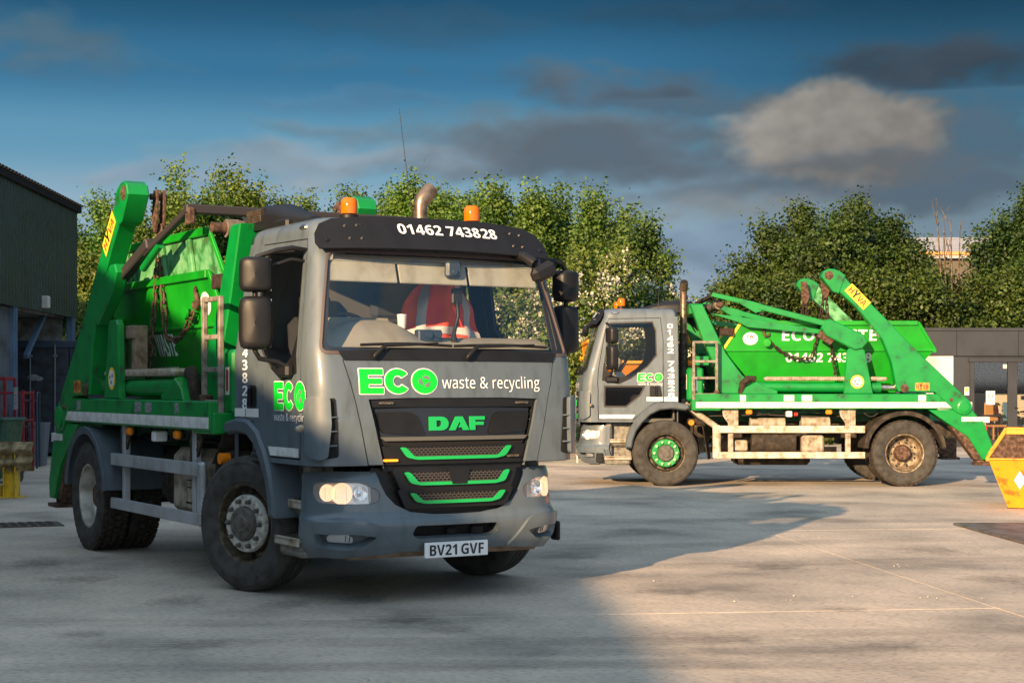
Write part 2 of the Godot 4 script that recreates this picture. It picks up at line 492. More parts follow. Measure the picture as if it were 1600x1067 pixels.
	for i in 3:
		var m := mat("concrete_%d" % i, lin([1.0, .94, 1.03][i] * 1.05, [1.0, .955, 1.02][i] * .95, [1.0, .96, 1.0][i] * .84), .8, 0.0, conc, .11, true)
		m.detail_enabled = true; m.detail_albedo = grain; m.detail_blend_mode = BaseMaterial3D.BLEND_MODE_MUL
		m.detail_uv_layer = BaseMaterial3D.DETAIL_UV_2
		m.uv2_triplanar = true; m.uv2_world_triplanar = true; m.uv2_scale = Vector3(.5, .5, .9)
		m.heightmap_enabled = true; m.heightmap_texture = bump; m.heightmap_scale = 0.5
	mat("joint_grey", lin(.22, .20, .175), .9, 0.0, dust, .5)
	mat("stain", lin(.17, .165, .16), .8, 0.0, dust, .4, true)

# ---------- the lorry ----------
const FRONT := [Vector2(.6, 1.36), Vector2(.95, 1.37), Vector2(1.3, 1.38), Vector2(1.6, 1.365), Vector2(1.8, 1.325), Vector2(2.56, 1.085), Vector2(2.7, 1.02)]
const HALF := [Vector2(.95, 1.1), Vector2(1.8, 1.1), Vector2(2.56, .985), Vector2(2.7, .955)]
const CORNER := [Vector2(.95, .18), Vector2(1.8, .17), Vector2(2.56, .13)]

func cab(u: float, y: float) -> Vector3:
	var F := interp(FRONT, y); var W := interp(HALF, y); var r := interp(CORNER, y)
	var A := W - r; var s := signf(u); var t := absf(u)
	if t <= .92:
		var k := t / .92
		return Vector3(F - .05 * k * k, y, s * k * A)
	if t <= 1.2:
		var th := (t - .92) / .28 * PI / 2.0
		return Vector3(F - .05 - r * (1.0 - cos(th)), y, s * (A + r * sin(th)))
	var xe := F - .05 - r
	return Vector3(-.2 + (xe + .2) * (1.0 - (t - 1.2) / 1.34), y, s * W)

func su(x: float, y: float) -> float:
	var xe := interp(FRONT, y) - .05 - interp(CORNER, y)
	return 1.2 + 1.34 * (1.0 - (x + .2) / (xe + .2))

func side(pts: Array, s: float) -> Array:
	var out := []
	for p: Array in pts: out.append(Vector2(su(p[0], p[1]) * s, p[1]))
	return out

func uy(pts: Array, s := 1.0) -> Array:
	var out := []
	for p: Array in pts: out.append(Vector2(p[0] * s, p[1]))
	return out

func sym(pts: Array) -> Array:   # right half given from bottom to top or the reverse; mirrored to the left
	var out := uy(pts)
	for i in range(pts.size() - 1, -1, -1):
		if pts[i][0] != 0.0: out.append(Vector2(-pts[i][0], pts[i][1]))
	return out

func bumper(u: float, y: float) -> Vector3:
	var F := interp([Vector2(.33, 1.29), Vector2(.42, 1.345), Vector2(.55, 1.39), Vector2(.62, 1.395), Vector2(.64, 1.37), Vector2(.9, 1.36), Vector2(.98, 1.32)], y)
	var W := interp([Vector2(.33, 1.04), Vector2(.45, 1.10), Vector2(.62, 1.11), Vector2(.65, 1.085), Vector2(.98, 1.07)], y)
	var r := .38; var A := W - r; var s := signf(u); var t := absf(u)
	if t <= .72:
		var k := t / .72
		return Vector3(F - .07 * k * k, y, s * k * A)
	if t <= 1.318:
		var th := (t - .72) / .598 * (PI / 2.0 - .18) + .18
		return Vector3(F - .07 - r * (cos(.18) - cos(th)), y, s * (A - r * sin(.18) + r * sin(th)))
	return Vector3(F - .07 - r * cos(.18) - (t - 1.318), y, s * (W - r * sin(.18)))

func nose(z: float, y: float) -> Vector3:
	return Vector3(interp([Vector2(.6, 1.37), Vector2(.9, 1.375), Vector2(1.0, 1.36), Vector2(1.2, 1.365), Vector2(1.5, 1.35)], y) - .05 * z * z / .64, y, z)

func visor(z: float, y: float) -> Vector3:
	var k := absf(z) / .95
	return Vector3(1.20 - .09 * pow(k, 2.8) - (y - 2.55) * .70, y - .02 * k * k, z)

func half_tube(mb: MB, pts: Array, r := .018) -> void:
	mb.tube(pts, r, 8)

func build_cab(L: Node3D, o: Dictionary) -> void:
	var b: MB
	# openings
	var glass := rounded(sym([[1.04, 1.80], [1.005, 2.2], [.96, 2.55]]), .07)
	var win := [[1.0, 1.66], [.96, 2.0], [.865, 2.575], [.19, 2.595], [.14, 2.45], [.13, 2.05], [.28, 1.87], [.52, 1.7], [.74, 1.6]]
	var low := [[.96, 1.57], [.33, 1.57], [.4, 1.43], [.62, 1.25], [.96, 1.25]]
	var door := [[1.05, 1.05], [1.055, 1.5], [1.05, 1.85], [.89, 2.63], [.07, 2.645], [.035, 2.3], [.03, 1.33], [.2, 1.30], [.34, 1.2], [.5, 1.05]]
	var archcut := [[.57, .9], [.47, 1.03], [.3, 1.19], [.1, 1.28], [-.3, 1.3], [-.3, .9]]
	var fpanel := sym([[.70, 1.01], [.79, 1.45], [.865, 1.755], [.5, 1.785], [.25, 1.795]])
	var grill := sym([[.585, .98], [.70, 1.475], [.4, 1.485]])
	var holes := [glass, grown(fpanel, .008), side(archcut, 1.0), side(archcut, -1.0)]
	for s in [1.0, -1.0]: holes.append(grown(side(door, s), .008))
	b = MB.new()
	b.sheet([Vector2(-2.54, 1.006), Vector2(2.54, 1.006), Vector2(2.54, 2.67), Vector2(-2.54, 2.67)], holes, cab, .08, .09, 0.0, .03)
	# roof
	var rows := []
	for lv: Array in [[2.67, 1.0], [2.72, .992], [2.765, .965], [2.795, .90], [2.81, .75], [2.82, .4], [2.822, .02]]:
		var row := []
		for i in 61:
			var q := cab(lerpf(-2.54, 2.54, i / 60.0), 2.67)
			row.append(Vector3(.4 + (q.x - .4) * lv[1], lv[0], q.z * lv[1]))
		rows.append(row)
	b.grid(rows, true, Vector3(.4, 2.3, 0))
	b.bx(-.215, -.195, 1.0, 2.68, -.95, .95, .01)
	part("cab_body", b, "grey_paint", L)
	b = MB.new()   # dark liner behind the shut lines
	var lh := [grown(glass, -.02), grown(grill, -.02), side(archcut, 1.0), side(archcut, -1.0)]
	for s in [1.0, -1.0]: lh.append(grown(side(win, s), -.015))
	lh.append(grown(side(low, -1.0), -.015))
	b.sheet([Vector2(-2.52, 1.0), Vector2(2.52, 1.0), Vector2(2.52, 2.66), Vector2(-2.52, 2.66)], lh, cab, .09, .1, -.022)
	b.bx(-.19, -.18, 1.0, 2.66, -.94, .94)
	part("cab_lining", b, "void_black", L)
	b = MB.new(); b.sheet(fpanel, [grill], cab, .08, .08, .004, .03)
	var fp := part("front_panel", b, "grey_paint", L)
	logo(cab, .765, 1.515, .60, .175, fp, .05, .007)
	lettering("lettering", "waste & recycling", false, cab, .125, 1.525, .845, .115, .0095, "white_vinyl", fp)
	# doors
	for s: float in [1.0, -1.0]:
		b = MB.new()
		var dh := [side(win, s)]
		if s < 0: dh.append(side(low, s))
		b.sheet(grown(side(door, s), -.002), dh, cab, .08, .08, .004, .03)
		var d := part("door", b, "grey_paint", L)
		b = MB.new(); b.sheet(grown(side(win, s), -.004), [], cab, .12, .12, -.01); part("side_window", b, "side_glass", d)
		b = MB.new(); b.sheet(side(win, s), [grown(side(win, s), -.022)], cab, .1, .1, .0, .0); part("window_seal", b, "seal", d)
		b = MB.new(); b.sheet(side([[1.0, 1.66], [.965, 1.95], [.90, 1.78], [.78, 1.72], [.55, 1.72], [.52, 1.7], [.74, 1.6]], s), [], cab, .1, .1, .004, .02)
		b.box(cab(su(.85, 1.68) * s, 1.68) + Vector3(0, 0, .03 * s), Vector3(.2, .1, .07), .02)
		part("mirror_mount", b, "black_plastic", d)
		if s < 0:
			b = MB.new(); b.sheet(side(low, s), [], cab, .12, .12, -.006); part("lower_window", b, "glass_dark", d)
			b = MB.new(); b.sheet(grown(side(low, s), .012), [grown(side(low, s), -.014)], cab, .1, .1, .006); part("window_seal", b, "seal", d)
		b = MB.new(); b.sheet(rounded(side([[.25, 1.40], [.25, 1.575], [.08, 1.575], [.05, 1.40]], s), .03), [], cab, .06, .06, .007); part("handle_recess", b, "black_plastic", d)
		var hp := cab(su(.15, 1.49) * s, 1.49)
		b = MB.new(); b.box(hp + Vector3(.0, 0, .02 * s), Vector3(.035, .15, .03), .01); part("door_handle", b, "gloss_black", d)
		logo(cab, (su(.60, 1.6) if s > 0 else -su(.45, 1.6)), 1.395 if s > 0 else 1.645, .555 if s > 0 else .40, .205 if s > 0 else .13, d, .07, .006)
		lettering("lettering", "waste & recycling", false, cab, su(.60, 1.3) if s > 0 else -su(.44, 1.6), 1.30 if s > 0 else 1.575, .58 if s > 0 else .39, .075 if s > 0 else .055, .0095, "white_vinyl", d)
		b = MB.new(); b.sheet(side([[.30, 1.335], [.30, 1.40], [.045, 1.40], [.045, 1.335]], s), [], cab, .1, .1, .008); part("reflective_tape", b, "white_tape", d)
		b = MB.new(); b.sheet(side([[1.04, 1.06], [1.04, 1.125], [.48, 1.125], [.52, 1.06]], s), [], cab, .1, .1, .008); part("reflective_tape", b, "white_tape", d)
		b = MB.new(); b.sheet(side([[.025, 1.335], [.025, 1.40], [-.19, 1.40], [-.19, 1.335]], s), [], cab, .1, .1, .005); part("reflective_tape", b, "white_tape", L)
		# the telephone number, one digit under the other
		var digits := "01462 743828"
		for i in digits.length():
			if digits[i] == " ": continue
			var yt := 2.555 - i * .0985
			lettering("digit", digits[i], true, cab, su(-.035, yt) if s > 0 else -su(-.035, yt), yt - .075, .11 * (.62 if digits[i] == "1" else 1.0), .078, .006, "white_vinyl", L)
	# seals round the windscreen, the glass and its dark border
	b = MB.new(); b.sheet(grown(glass, .006), [grown(glass, -.016)], cab, .07, .07, .006, .02); part("windscreen_seal", b, "seal_pink" if o.name == "A" else "seal", L)
	b = MB.new(); b.sheet(grown(glass, -.01), [], cab, .07, .07, -.004)
	var ws := part("windscreen", b, "glass", L)
	b = MB.new(); b.sheet(grown(glass, -.02), [rounded(sym([[.985, 1.85], [.925, 2.49]]), .06)], cab, .07, .07, -.012); part("dark_border", b, "void_black", ws)
	b = MB.new()
	b.sheet(sym([[.86, 1.75], [.90, 1.815], [.5, 1.83], [.2, 1.835]]), [], cab, .08, .05, .012, .02)
	part("scuttle", b, "black_plastic", L)
	for w: Array in [[.62, .02, 1.0], [-.12, -.82, 1.0]]:
		b = MB.new()
		var p0 := cab(w[0] + .03, 1.79) + Vector3(.05, 0, 0); var p1 := cab(w[0] - .06, 1.86) + Vector3(.045, 0, 0)
		b.tube([cab(w[0] + .02, 1.77) + Vector3(.02, 0, 0), p0, p1, p1.lerp(cab(w[1] + .1, 1.875) + Vector3(.04, 0, 0), .5), cab(w[1] + .12, 1.88) + Vector3(.035, 0, 0)], [.02, .02, .014, .010, .008], 6)
		var bl := []
		for i in 7: bl.append(cab(lerpf(w[0] + .12, w[1], i / 6.0), 1.862 + .012 * sin(i / 6.0 * PI)) + Vector3(.022, 0, 0))
		b.tube(bl, .012, 6)
		part("wiper", b, "black_plastic", L)
	# air deflectors on the corners
	for s: float in [1.0, -1.0]:
		b = MB.new(); b.sheet(rounded(uy([[.925, 1.07], [1.05, 1.05], [1.0, 1.16], [.99, 1.33], [.99, 1.485], [.945, 1.485], [.935, 1.3]], s), .02), [], cab, .05, .06, .005)
		part("deflector_slot", b, "void_black", L)
		b = MB.new(); b.sheet(rounded(uy([[1.0, 1.06], [1.08, 1.05], [1.16, 1.10], [1.17, 1.46], [1.12, 1.50], [.985, 1.49], [.98, 1.3]], s), .03), [], cab, .04, .06, .04, .035)
		part("air_deflector", b, "grey_paint", L)
		for i in 3:
			b = MB.new()
			var a := cab(.94 * s, 1.15 + .1 * i); var c := cab(.985 * s, 1.15 + .1 * i) + Vector3(.025, 0, .02 * s)
			b.bar(a, c, .03, .012); part("deflector_rib", b, "grey_paint", L)
		b = MB.new(); b.tube([cab(1.2 * s, 1.27), cab(1.2 * s, 1.27) + Vector3(.02, 0, .05 * s), cab(1.2 * s, 1.27) + Vector3(.03, 0, .095 * s)], [.022, .028, .012], 10); part("side_indicator", b, "tan_steel", L)
	build_grille(L, o)
	build_bumper(L, o)
	# sun visor with the telephone number
	b = MB.new()
	var vp := [Vector2(-.965, 2.575), Vector2(.965, 2.575), Vector2(.985, 2.62), Vector2(.97, 2.69), Vector2(.92, 2.76), Vector2(.82, 2.80), Vector2(.5, 2.82), Vector2(-.5, 2.82), Vector2(-.82, 2.80), Vector2(-.92, 2.76), Vector2(-.97, 2.69), Vector2(-.985, 2.62)]
	b.sheet(vp, [], visor, .08, .08, 0.0, .012); b.sheet(vp, [], visor, .08, .08, -.012)
	for s: float in [1.0, -1.0]:
		b.bar(visor(.6 * s, 2.75), Vector3(.75, 2.77, .6 * s), .05, .02); b.bar(visor(.9 * s, 2.62), Vector3(.95, 2.66, .90 * s), .03, .04)
	var sv := part("sun_visor", b, "visor_black", L)
	lettering("lettering", "01462 743828", true, visor, .335, 2.685, .845, .078, .005, "white_vinyl", sv)
	for s: float in [1.0, -1.0]:
		for q: Array in [[.74, 2.74], [.65, 2.745], [.73, 2.645], [.64, 2.645]]:
			b = MB.new(); b.cyl(visor(q[0] * s, q[1]), visor(q[0] * s, q[1]) + nrm_of(visor, q[0] * s, q[1]) * .012, .011, .006, 8); part("visor_bolt", b, "nut_dark", sv)
		# amber beacons
		b = MB.new(); b.lathe(Transform3D(Basis.IDENTITY, Vector3(.66, 2.80, .53 * s)), [Vector2(.07, 0), Vector2(.07, .05), Vector2(.05, .06), Vector2(0, .06)], 18); part("beacon_base", b, "black_plastic", L)
		b = MB.new(); b.lathe(Transform3D(Basis.IDENTITY, Vector3(.66, 2.86, .53 * s)), [Vector2(.062, 0), Vector2(.064, .06), Vector2(.06, .1), Vector2(.045, .118), Vector2(0, .122)], 20)
		part("beacon_lens", b, "beacon_amber", L)
		# roof marker lamps
		b = MB.new(); b.box(cab(su(.78, 2.665) * s, 2.665) + Vector3(0, .06, -.02 * s), Vector3(.13, .05, .05), .02); part("marker_lamp", b, "chrome", L)
	# mirrors
	var ZM := 1.36
	for s: float in [1.0, -1.0]:
		ZM = 1.36 if s > 0 else 1.285
		b = MB.new()
		var a0 := cab(su(.90, 2.55) * s, 2.55); var a1 := cab(su(.9, 1.7) * s, 1.69)
		b.tube([a0, a0 + Vector3(.03, .01, .12 * s), a0 + Vector3(.0, -.01, .23 * s), Vector3(.86, 2.49, (ZM - .01) * s), Vector3(.85, 2.40, ZM * s), Vector3(.85, 2.2, ZM * s), Vector3(.85, 1.82, ZM * s), Vector3(.86, 1.765, (ZM - .03) * s), Vector3(.87, 1.745, 1.2 * s), a1], .019, 8)
		b.tube([a0 + Vector3(0, -.08, .0), a0 + Vector3(.0, -.07, .12 * s), Vector3(.84, 2.42, 1.26 * s)], .013, 8)
		part("mirror_arm", b, "black_plastic", L)
		for h: Array in [[2.365, .125, .118], [2.02, .19, .12]]:
			b = MB.new()
			var rws := []
			for lv: Array in [[0.0, .97], [.012, 1.0], [.07, 1.0], [.10, .985], [.122, .94], [.135, .86], [.14, .72], [.142, .4], [.142, .03]]:
				var row := []
				for k in 32:
					var a := TAU * k / 32
					var ca := cos(a); var sa := sin(a)
					var e: float = pow(pow(absf(ca), 6.0) + pow(absf(sa), 6.0), -.1667) * lv[1]
					row.append(Vector3(.80 + lv[0] - .035 * ca * ca * e * e * lv[0] / .14, h[0] + sa * e * h[1], (ZM + ca * e * h[2]) * s))
				rws.append(row)
			var turn := Basis(Vector3.UP, -.42 * s)
			var pivot := Vector3(.86, h[0], ZM * s)
			rws = rws.map(func(rw: Array) -> Array: return rw.map(func(q: Vector3) -> Vector3: return pivot + turn * (q - pivot)))
			b.grid(rws, true, pivot)
			var mh := part("mirror", b, "black_plastic", L)
			b = MB.new(); b.box(pivot + turn * Vector3(-.062, 0, 0), Vector3(.008, h[1] * 1.84, h[2] * 1.84), .003, turn); part("mirror_glass", b, "lamp_silver", mh)
	# kerb mirror hanging before the windscreen on the nearside
	b = MB.new(); b.tube([Vector3(1.02, 2.58, -.66), Vector3(1.16, 2.56, -.70), Vector3(1.24, 2.50, -.75)], [.03, .035, .04], 8)
	b.box(Vector3(1.25, 2.44, -.82), Vector3(.10, .12, .22), .035, Basis(Vector3(1, 0, 0), .45)); part("kerb_mirror", b, "black_plastic", L)
	# air intake on the roof, aerial
	b = MB.new()
	rows = []
	for q: Array in [[-.62, .0, .15], [-.60, .19, .17], [-.4, .215, .18], [-.12, .20, .17], [.14, .12, .12], [.40, .06, .07], [.44, .0, .03]]:
		var row := []
		for k in 13:
			var a := PI * k / 12.0
			row.append(Vector3(q[0], 2.80 + q[1] * pow(sin(a), .5) + .0, .68 + cos(a) * q[2]))
		rows.append(row)
	b.grid(rows, false, Vector3(0, 2.6, .68)); b.bx(-.6, .2, 2.78, 2.86, .53, .84, .02)
	var ai := part("air_intake", b, "black_plastic", L)
	b = MB.new()
	for i in 11: b.bx(-.55 + i * .028, -.544 + i * .028, 2.865, 2.965, .850, .860, .001)
	for i in 5: b.bx(-.56, -.26, 2.868 + i * .022, 2.873 + i * .022, .849, .859, .001)
	part("intake_mesh", b, "rim_steel", ai)
	b = MB.new(); b.bx(-.57, -.25, 2.855, 2.975, .80, .848, .01); part("intake_throat", b, "void_black", ai)
	b = MB.new(); b.cyl(Vector3(.05, 2.81, -.33), Vector3(.05, 2.92, -.325), .014, .006, 6); b.cyl(Vector3(.05, 2.92, -.325), Vector3(-.02, 3.82, -.24), .004, .0025, 5); part("aerial", b, "ink", L)
	build_interior(L, o)

func nrm_of(f: Callable, u: float, y: float) -> Vector3:
	return MB.nrm(f, u, y)

func mesh_panel(poly: Array, f: Callable, off: float, w: float, h: float) -> MB:   # a lattice of thin bars inside a polygon
	var b := MB.new()
	var P := PackedVector2Array(poly)
	var lo := P[0]; var hi := P[0]
	for p in P:
		lo = lo.min(p); hi = hi.max(p)
	var lines := []
	var rowi := 0
	var y := lo.y
	while y < hi.y:
		lines.append([Vector2(lo.x, y), Vector2(hi.x, y)])
		var x := lo.x + (w * .5 if rowi % 2 else 0.0)
		while x < hi.x:
			lines.append([Vector2(x - h * .15, y), Vector2(x + h * .15, y + h)]); x += w
		y += h; rowi += 1
	for l: Array in lines:
		for seg in Geometry2D.intersect_polyline_with_polygon(PackedVector2Array(l), P):
			for i in seg.size() - 1:
				var m := maxi(1, ceili(seg[i].distance_to(seg[i + 1]) / .15))
				for k in m:
					var p := seg[i].lerp(seg[i + 1], float(k) / m); var q := seg[i].lerp(seg[i + 1], float(k + 1) / m)
					var nn := MB.nrm(f, p.x, p.y)
					var A: Vector3 = f.call(p.x, p.y) + nn * off; var B: Vector3 = f.call(q.x, q.y) + nn * off
					var t := (B - A).normalized().cross(nn) * .0035
					b.quad(A - t, A + t, B + t, B - t, A - nn)
					b.quad(A + t, A + t - nn * .008, B + t - nn * .008, B + t, A)
					b.quad(A - t, A - t - nn * .008, B - t - nn * .008, B - t, A)
	return b

func build_grille(L: Node3D, o: Dictionary) -> void:
	var b := MB.new()
	b.sheet(sym([[.575, .965], [.695, 1.475], [.4, 1.485]]), [], nose, .12, .12, -.02)
	b.sheet(sym([[.66, .62], [.66, .99]]), [], nose, .12, .12, -.06)
	var g := part("grille", b, "black_plastic", L)
	var add := func(called: String, poly: Array, off: float, m: String, rim := .02) -> MeshInstance3D:
		var q := MB.new(); q.sheet(poly, [], nose, .1, .1, off, rim)
		return part(called, q, m, g)
	add.call("grille_bar", sym([[.665, 1.418], [.682, 1.472], [.4, 1.482]]), .012, "black_plastic", .03)
	add.call("badge_panel", sym([[.60, 1.205], [.645, 1.405], [.3, 1.415]]), -.006, "gloss_black")
	for s: float in [1.0, -1.0]:
		add.call("badge_wing", rounded(uy([[.27, 1.215], [.60, 1.235], [.635, 1.385], [.38, 1.385], [.325, 1.36]], s), .03), .014, "black_plastic", .03)
	add.call("grille_lip", rounded(sym([[.58, 1.178], [.61, 1.205]]), .01), .022, "tan_dark", .04)
	add.call("grille_lip", sym([[.575, 1.145], [.6, 1.178]]), .0, "void_black")
	add.call("lower_grille", sym([[.56, 1.0], [.60, 1.14], [.5, 1.145]]), .004, "black_plastic")
	var u := .225
	var i := 0
	for ch: String in ["D", "A", "F"]:
		var gw: float = [.155, .165, .125][i]
		var poly: Array
		if ch == "D":
			poly = [Vector2(u, 1.248), Vector2(u - gw * .6, 1.248)]
			for k in 9: poly.append(Vector2(u - gw * .62 - sin(PI * k / 8) * gw * .38, 1.298 - cos(PI * k / 8) * .05))
			poly.append(Vector2(u - gw * .6, 1.348)); poly.append(Vector2(u, 1.348))
			var q := MB.new(); q.sheet(poly, [[Vector2(u - .055, 1.275), Vector2(u - .085, 1.275), Vector2(u - .1, 1.29), Vector2(u - .1, 1.306), Vector2(u - .085, 1.32), Vector2(u - .055, 1.32)]], nose, .06, .06, .012, .02)
			part("badge_letter", q, "trim_green", g)
		else: add.call("badge_letter", put_glyph(ch, u, 1.248, gw, .1), .012, "trim_green")
		u -= gw + .008; i += 1
	# mesh openings with green trim under each
	for m: Array in [[.42, 1.128, .35, 1.052], [.395, .945, .33, .868], [.355, .80, .29, .735]]:
		var deep := .012 if m[1] > 1.0 else .02
		if m[1] < 1.0:
			add.call("lower_grille", rounded(sym([[m[2] + .13, m[3] - .045], [m[0] + .13, m[1] + .03]]), .03), .008, "black_plastic", .06)
		var open := sym([[m[2], m[3]], [m[0], m[1]]])
		add.call("mesh_opening", open, deep, "void_black", .0)
		var mp := mesh_panel(open, nose, deep + .008, .034, .0165)
		tag(part("wire_mesh", mp, "mesh_wire", g), "", "", "", "stuff")
		var w := .017
		add.call("green_trim", rounded([Vector2(m[0] + .045, m[1] + .004), Vector2(m[0], m[1] + .004), Vector2(m[2] + .0, m[3] + .012), Vector2(-m[2], m[3] + .012), Vector2(-m[0], m[1] + .004), Vector2(-m[0] - .045, m[1] + .004), Vector2(-m[2] - .06, m[3] + .006), Vector2(-m[2] + .02, m[3] - w + .006), Vector2(m[2] - .02, m[3] - w + .006), Vector2(m[2] + .06, m[3] + .006)], .02), deep + .016, "trim_green", .016)
	add.call("sensor_block", sym([[.06, .862], [.085, .965]]), .04, "black_plastic", .04)
	for q: Array in [[.565, 1.447, "led_clear"], [-.565, 1.447, "led_clear"], [.535, 1.04, "amber_lit" if o.name == "A" else "amber"], [-.475, 1.055, "led_clear"]]:
		add.call("strobe_lamp", rounded([Vector2(q[0] + .055, q[1] - .008), Vector2(q[0] + .055, q[1] + .008), Vector2(q[0] - .055, q[1] + .008), Vector2(q[0] - .055, q[1] - .008)], .008), .028, q[2], .015)

func build_bumper(L: Node3D, o: Dictionary) -> void:
	var lampv := rounded(uy([[.645, .73], [1.13, .735], [1.19, .8], [1.18, .885], [.75, .88], [.63, .83], [.61, .78]]), .05)
	var foghole := rounded(uy([[.62, .50], [.78, .525], [1.13, .525], [1.1, .435], [.86, .415], [.72, .435]]), .03)
	var U := sym([[.0, .642], [.2, .645], [.38, .665], [.5, .72], [.57, .79], [.62, .88], [.655, .99]])
	var slot := rounded(sym([[.31, .468], [.36, .50], [.335, .565]]), .025)
	var left := func(p: Array) -> Array: return p.map(func(q: Vector2) -> Vector2: return Vector2(-q.x, q.y))
	var b := MB.new()
	var holes := [U, slot]
	for p: Array in [lampv, foghole]:
		holes.append(p); holes.append(left.call(p))
	var outline := sym([[.0, .375], [.7, .375], [.95, .35], [1.36, .345], [1.38, .46], [1.37, .70], [1.36, .92], [1.3, .95], [.95, .962], [.7, .96]])
	b.sheet(outline, holes, bumper, .07, .06, 0.0, .05)
	# the raised lower lip beside the fog lamps
	for s: float in [1.0, -1.0]:
		b.sheet(rounded(uy([[.47, .385], [.62, .585], [.7, .612], [1.3, .60], [1.3, .37], [.95, .355]], s), .03), [foghole if s > 0 else left.call(foghole)], bumper, .07, .06, .024, .03)
	var bm := part("front_bumper", b, "grey_paint", L)
	b = MB.new(); b.sheet(sym([[.33, .455], [.345, .58]]), [], bumper, .1, .1, -.09)
	b.box(Vector3(1.31, .515, .02), Vector3(.05, .05, .08), .01); b.box(Vector3(1.30, .51, -.2), Vector3(.05, .07, .1), .01)
	part("bumper_opening", b, "void_black", bm)
	b = MB.new(); b.sheet(sym([[.9, .33], [.9, .40]]), [], bumper, .1, .1, -.07, .08); b.bx(1.0, 1.20, .325, .39, -.80, .80, .02); part("underrun_bar", b, "tan_brown", L)
	b = MB.new(); b.bx(1.348, 1.368, .326, .438, -.263, .263, .004)
	var np := part("number_plate", b, "plate_white", bm)
	lettering("plate_lettering", "BV21", true, plane(Vector3(1.368, 0, 0), Vector3(0, 0, 1)), .225, .343, .225, .078, .003, "ink", np)
	lettering("plate_lettering", "GVF", true, plane(Vector3(1.368, 0, 0), Vector3(0, 0, 1)), -.035, .343, .19, .078, .003, "ink", np)
	for s: float in [1.0, -1.0]:
		var lp: Array = lampv if s > 0 else left.call(lampv)
		var fh: Array = foghole if s > 0 else left.call(foghole)
		b = MB.new(); b.sheet(grown(lp, .004), [], bumper, .07, .06, -.05, -.05)
		var hl := part("headlight", b, "lamp_chrome", bm)
		for q: Array in [[.77, .805, .06, "lamp_silver"], [.92, .805, .078, "lamp_warm"], [1.05, .81, .062, "lamp_warm"]]:
			var c := bumper(q[0] * s, q[1]); var nn := MB.nrm(bumper, q[0] * s, q[1])
			var up := Vector3.UP; var bs := Basis(nn.cross(up).normalized(), nn, up).orthonormalized()
			bs = Basis(nn.cross(up).normalized(), nn, nn.cross(nn.cross(up).normalized()).normalized() * -1.0)
			b = MB.new(); b.lathe(Transform3D(bs, c - nn * .055), [Vector2(q[2], .045), Vector2(q[2] * .92, .04), Vector2(q[2] * .8, .018), Vector2(q[2] * .5, .004), Vector2(q[2] * .3, .0), Vector2(q[2] * .3, .022), Vector2(0, .03)] if q[3] != "lamp_warm" else [Vector2(q[2], .045), Vector2(q[2] * .9, .028), Vector2(q[2] * .6, .012), Vector2(0, .004)], 20)
			part("lamp_reflector", b, q[3], hl)
		for i in 5:
			b = MB.new(); b.bar(bumper((.68 + .1 * i) * s, .745) - MB.nrm(bumper, (.68 + .1 * i) * s, .745) * .03, bumper((.69 + .1 * i) * s, .87) - MB.nrm(bumper, (.69 + .1 * i) * s, .87) * .035, .004, .006); part("lamp_divider", b, "lamp_chrome", hl)
		b = MB.new(); b.sheet(grown(lp, -.003), [], bumper, .06, .05, -.003); part("lamp_lens", b, "lens", hl)
		b = MB.new(); b.sheet(grown(fh, .004), [], bumper, .07, .06, -.06, -.06)
		var fg := part("fog_lamp_recess", b, "grey_paint", bm)
		b = MB.new(); b.sheet(rounded(uy([[.80, .437], [1.03, .445], [1.04, .50], [.86, .512], [.80, .48]], s), .03), [], bumper, .05, .04, -.03, .03); part("fog_lamp", b, "lamp_chrome", fg)
		for i in 2:
			b = MB.new(); b.bar(bumper((.83 + .035 * i) * s, .45) - MB.nrm(bumper, (.83 + .035 * i) * s, .45) * .028, bumper((.83 + .035 * i) * s, .50) - MB.nrm(bumper, (.83 + .035 * i) * s, .5) * .028, .006, .006); part("lamp_divider", b, "led_clear", fg)
		if s < 0:
			b = MB.new(); b.bx(.98, 1.09, .37, .52, 1.05 * s, 1.085 * s, .012); part("bumper_corner", b, "black_plastic", bm)
		# steps and the panels behind them
		b = MB.new()
		b.bx(.52, .93, .42, 1.04, .78 * s, .88 * s, .01); b.bx(.52, .93, .62, .70, .86 * s, .96 * s, .03); b.bx(.84, .93, .40, 1.03, .86 * s, .99 * s, .02)
		part("step_well", b, "step_grey", L)
		b = MB.new(); b.bx(.55, .95, .33, .43, .86 * s, 1.05 * s, .025); part("step_base", b, "step_grey", L)
		for q: Array in [[.735, .86, 1.01], [.47, .88, 1.08]]:
			b = MB.new()
			b.bx(.54, .95, q[0] - .03, q[0], q[1] * s, q[2] * s, .01); b.bx(.53, .96, q[0] - .06, q[0] + .005, (q[2] - .02) * s, q[2] * s, .008)
			var st := part("step", b, "tan_steel", L)
			b = MB.new()
			for i in 8: b.bx(.56 + .05 * i, .575 + .05 * i, q[0], q[0] + .008, (q[1] + .02) * s, (q[2] - .03) * s, .002)
			part("step_tread", b, "rim_steel", st)
		# front mudguard
		b = MB.new()
		var outer := [[-.38, 1.22], [-.36, 1.29], [-.1, 1.325], [.12, 1.315], [.30, 1.24], [.45, 1.09], [.55, .93], [.625, .72], [.63, .60]]
		var inner := [[.53, .60], [.51, .72], [.46, .86], [.37, .99], [.24, 1.12], [.09, 1.195], [-.1, 1.215], [-.30, 1.19]]
		b.prism(Transform3D(Basis(Vector3(1, 0, 0), Vector3(0, 1, 0), Vector3(0, 0, 1)), Vector3.ZERO), uy(outer + inner), .76 * s, 1.135 * s, .022)
		part("mudguard", b, "fender_paint", L)
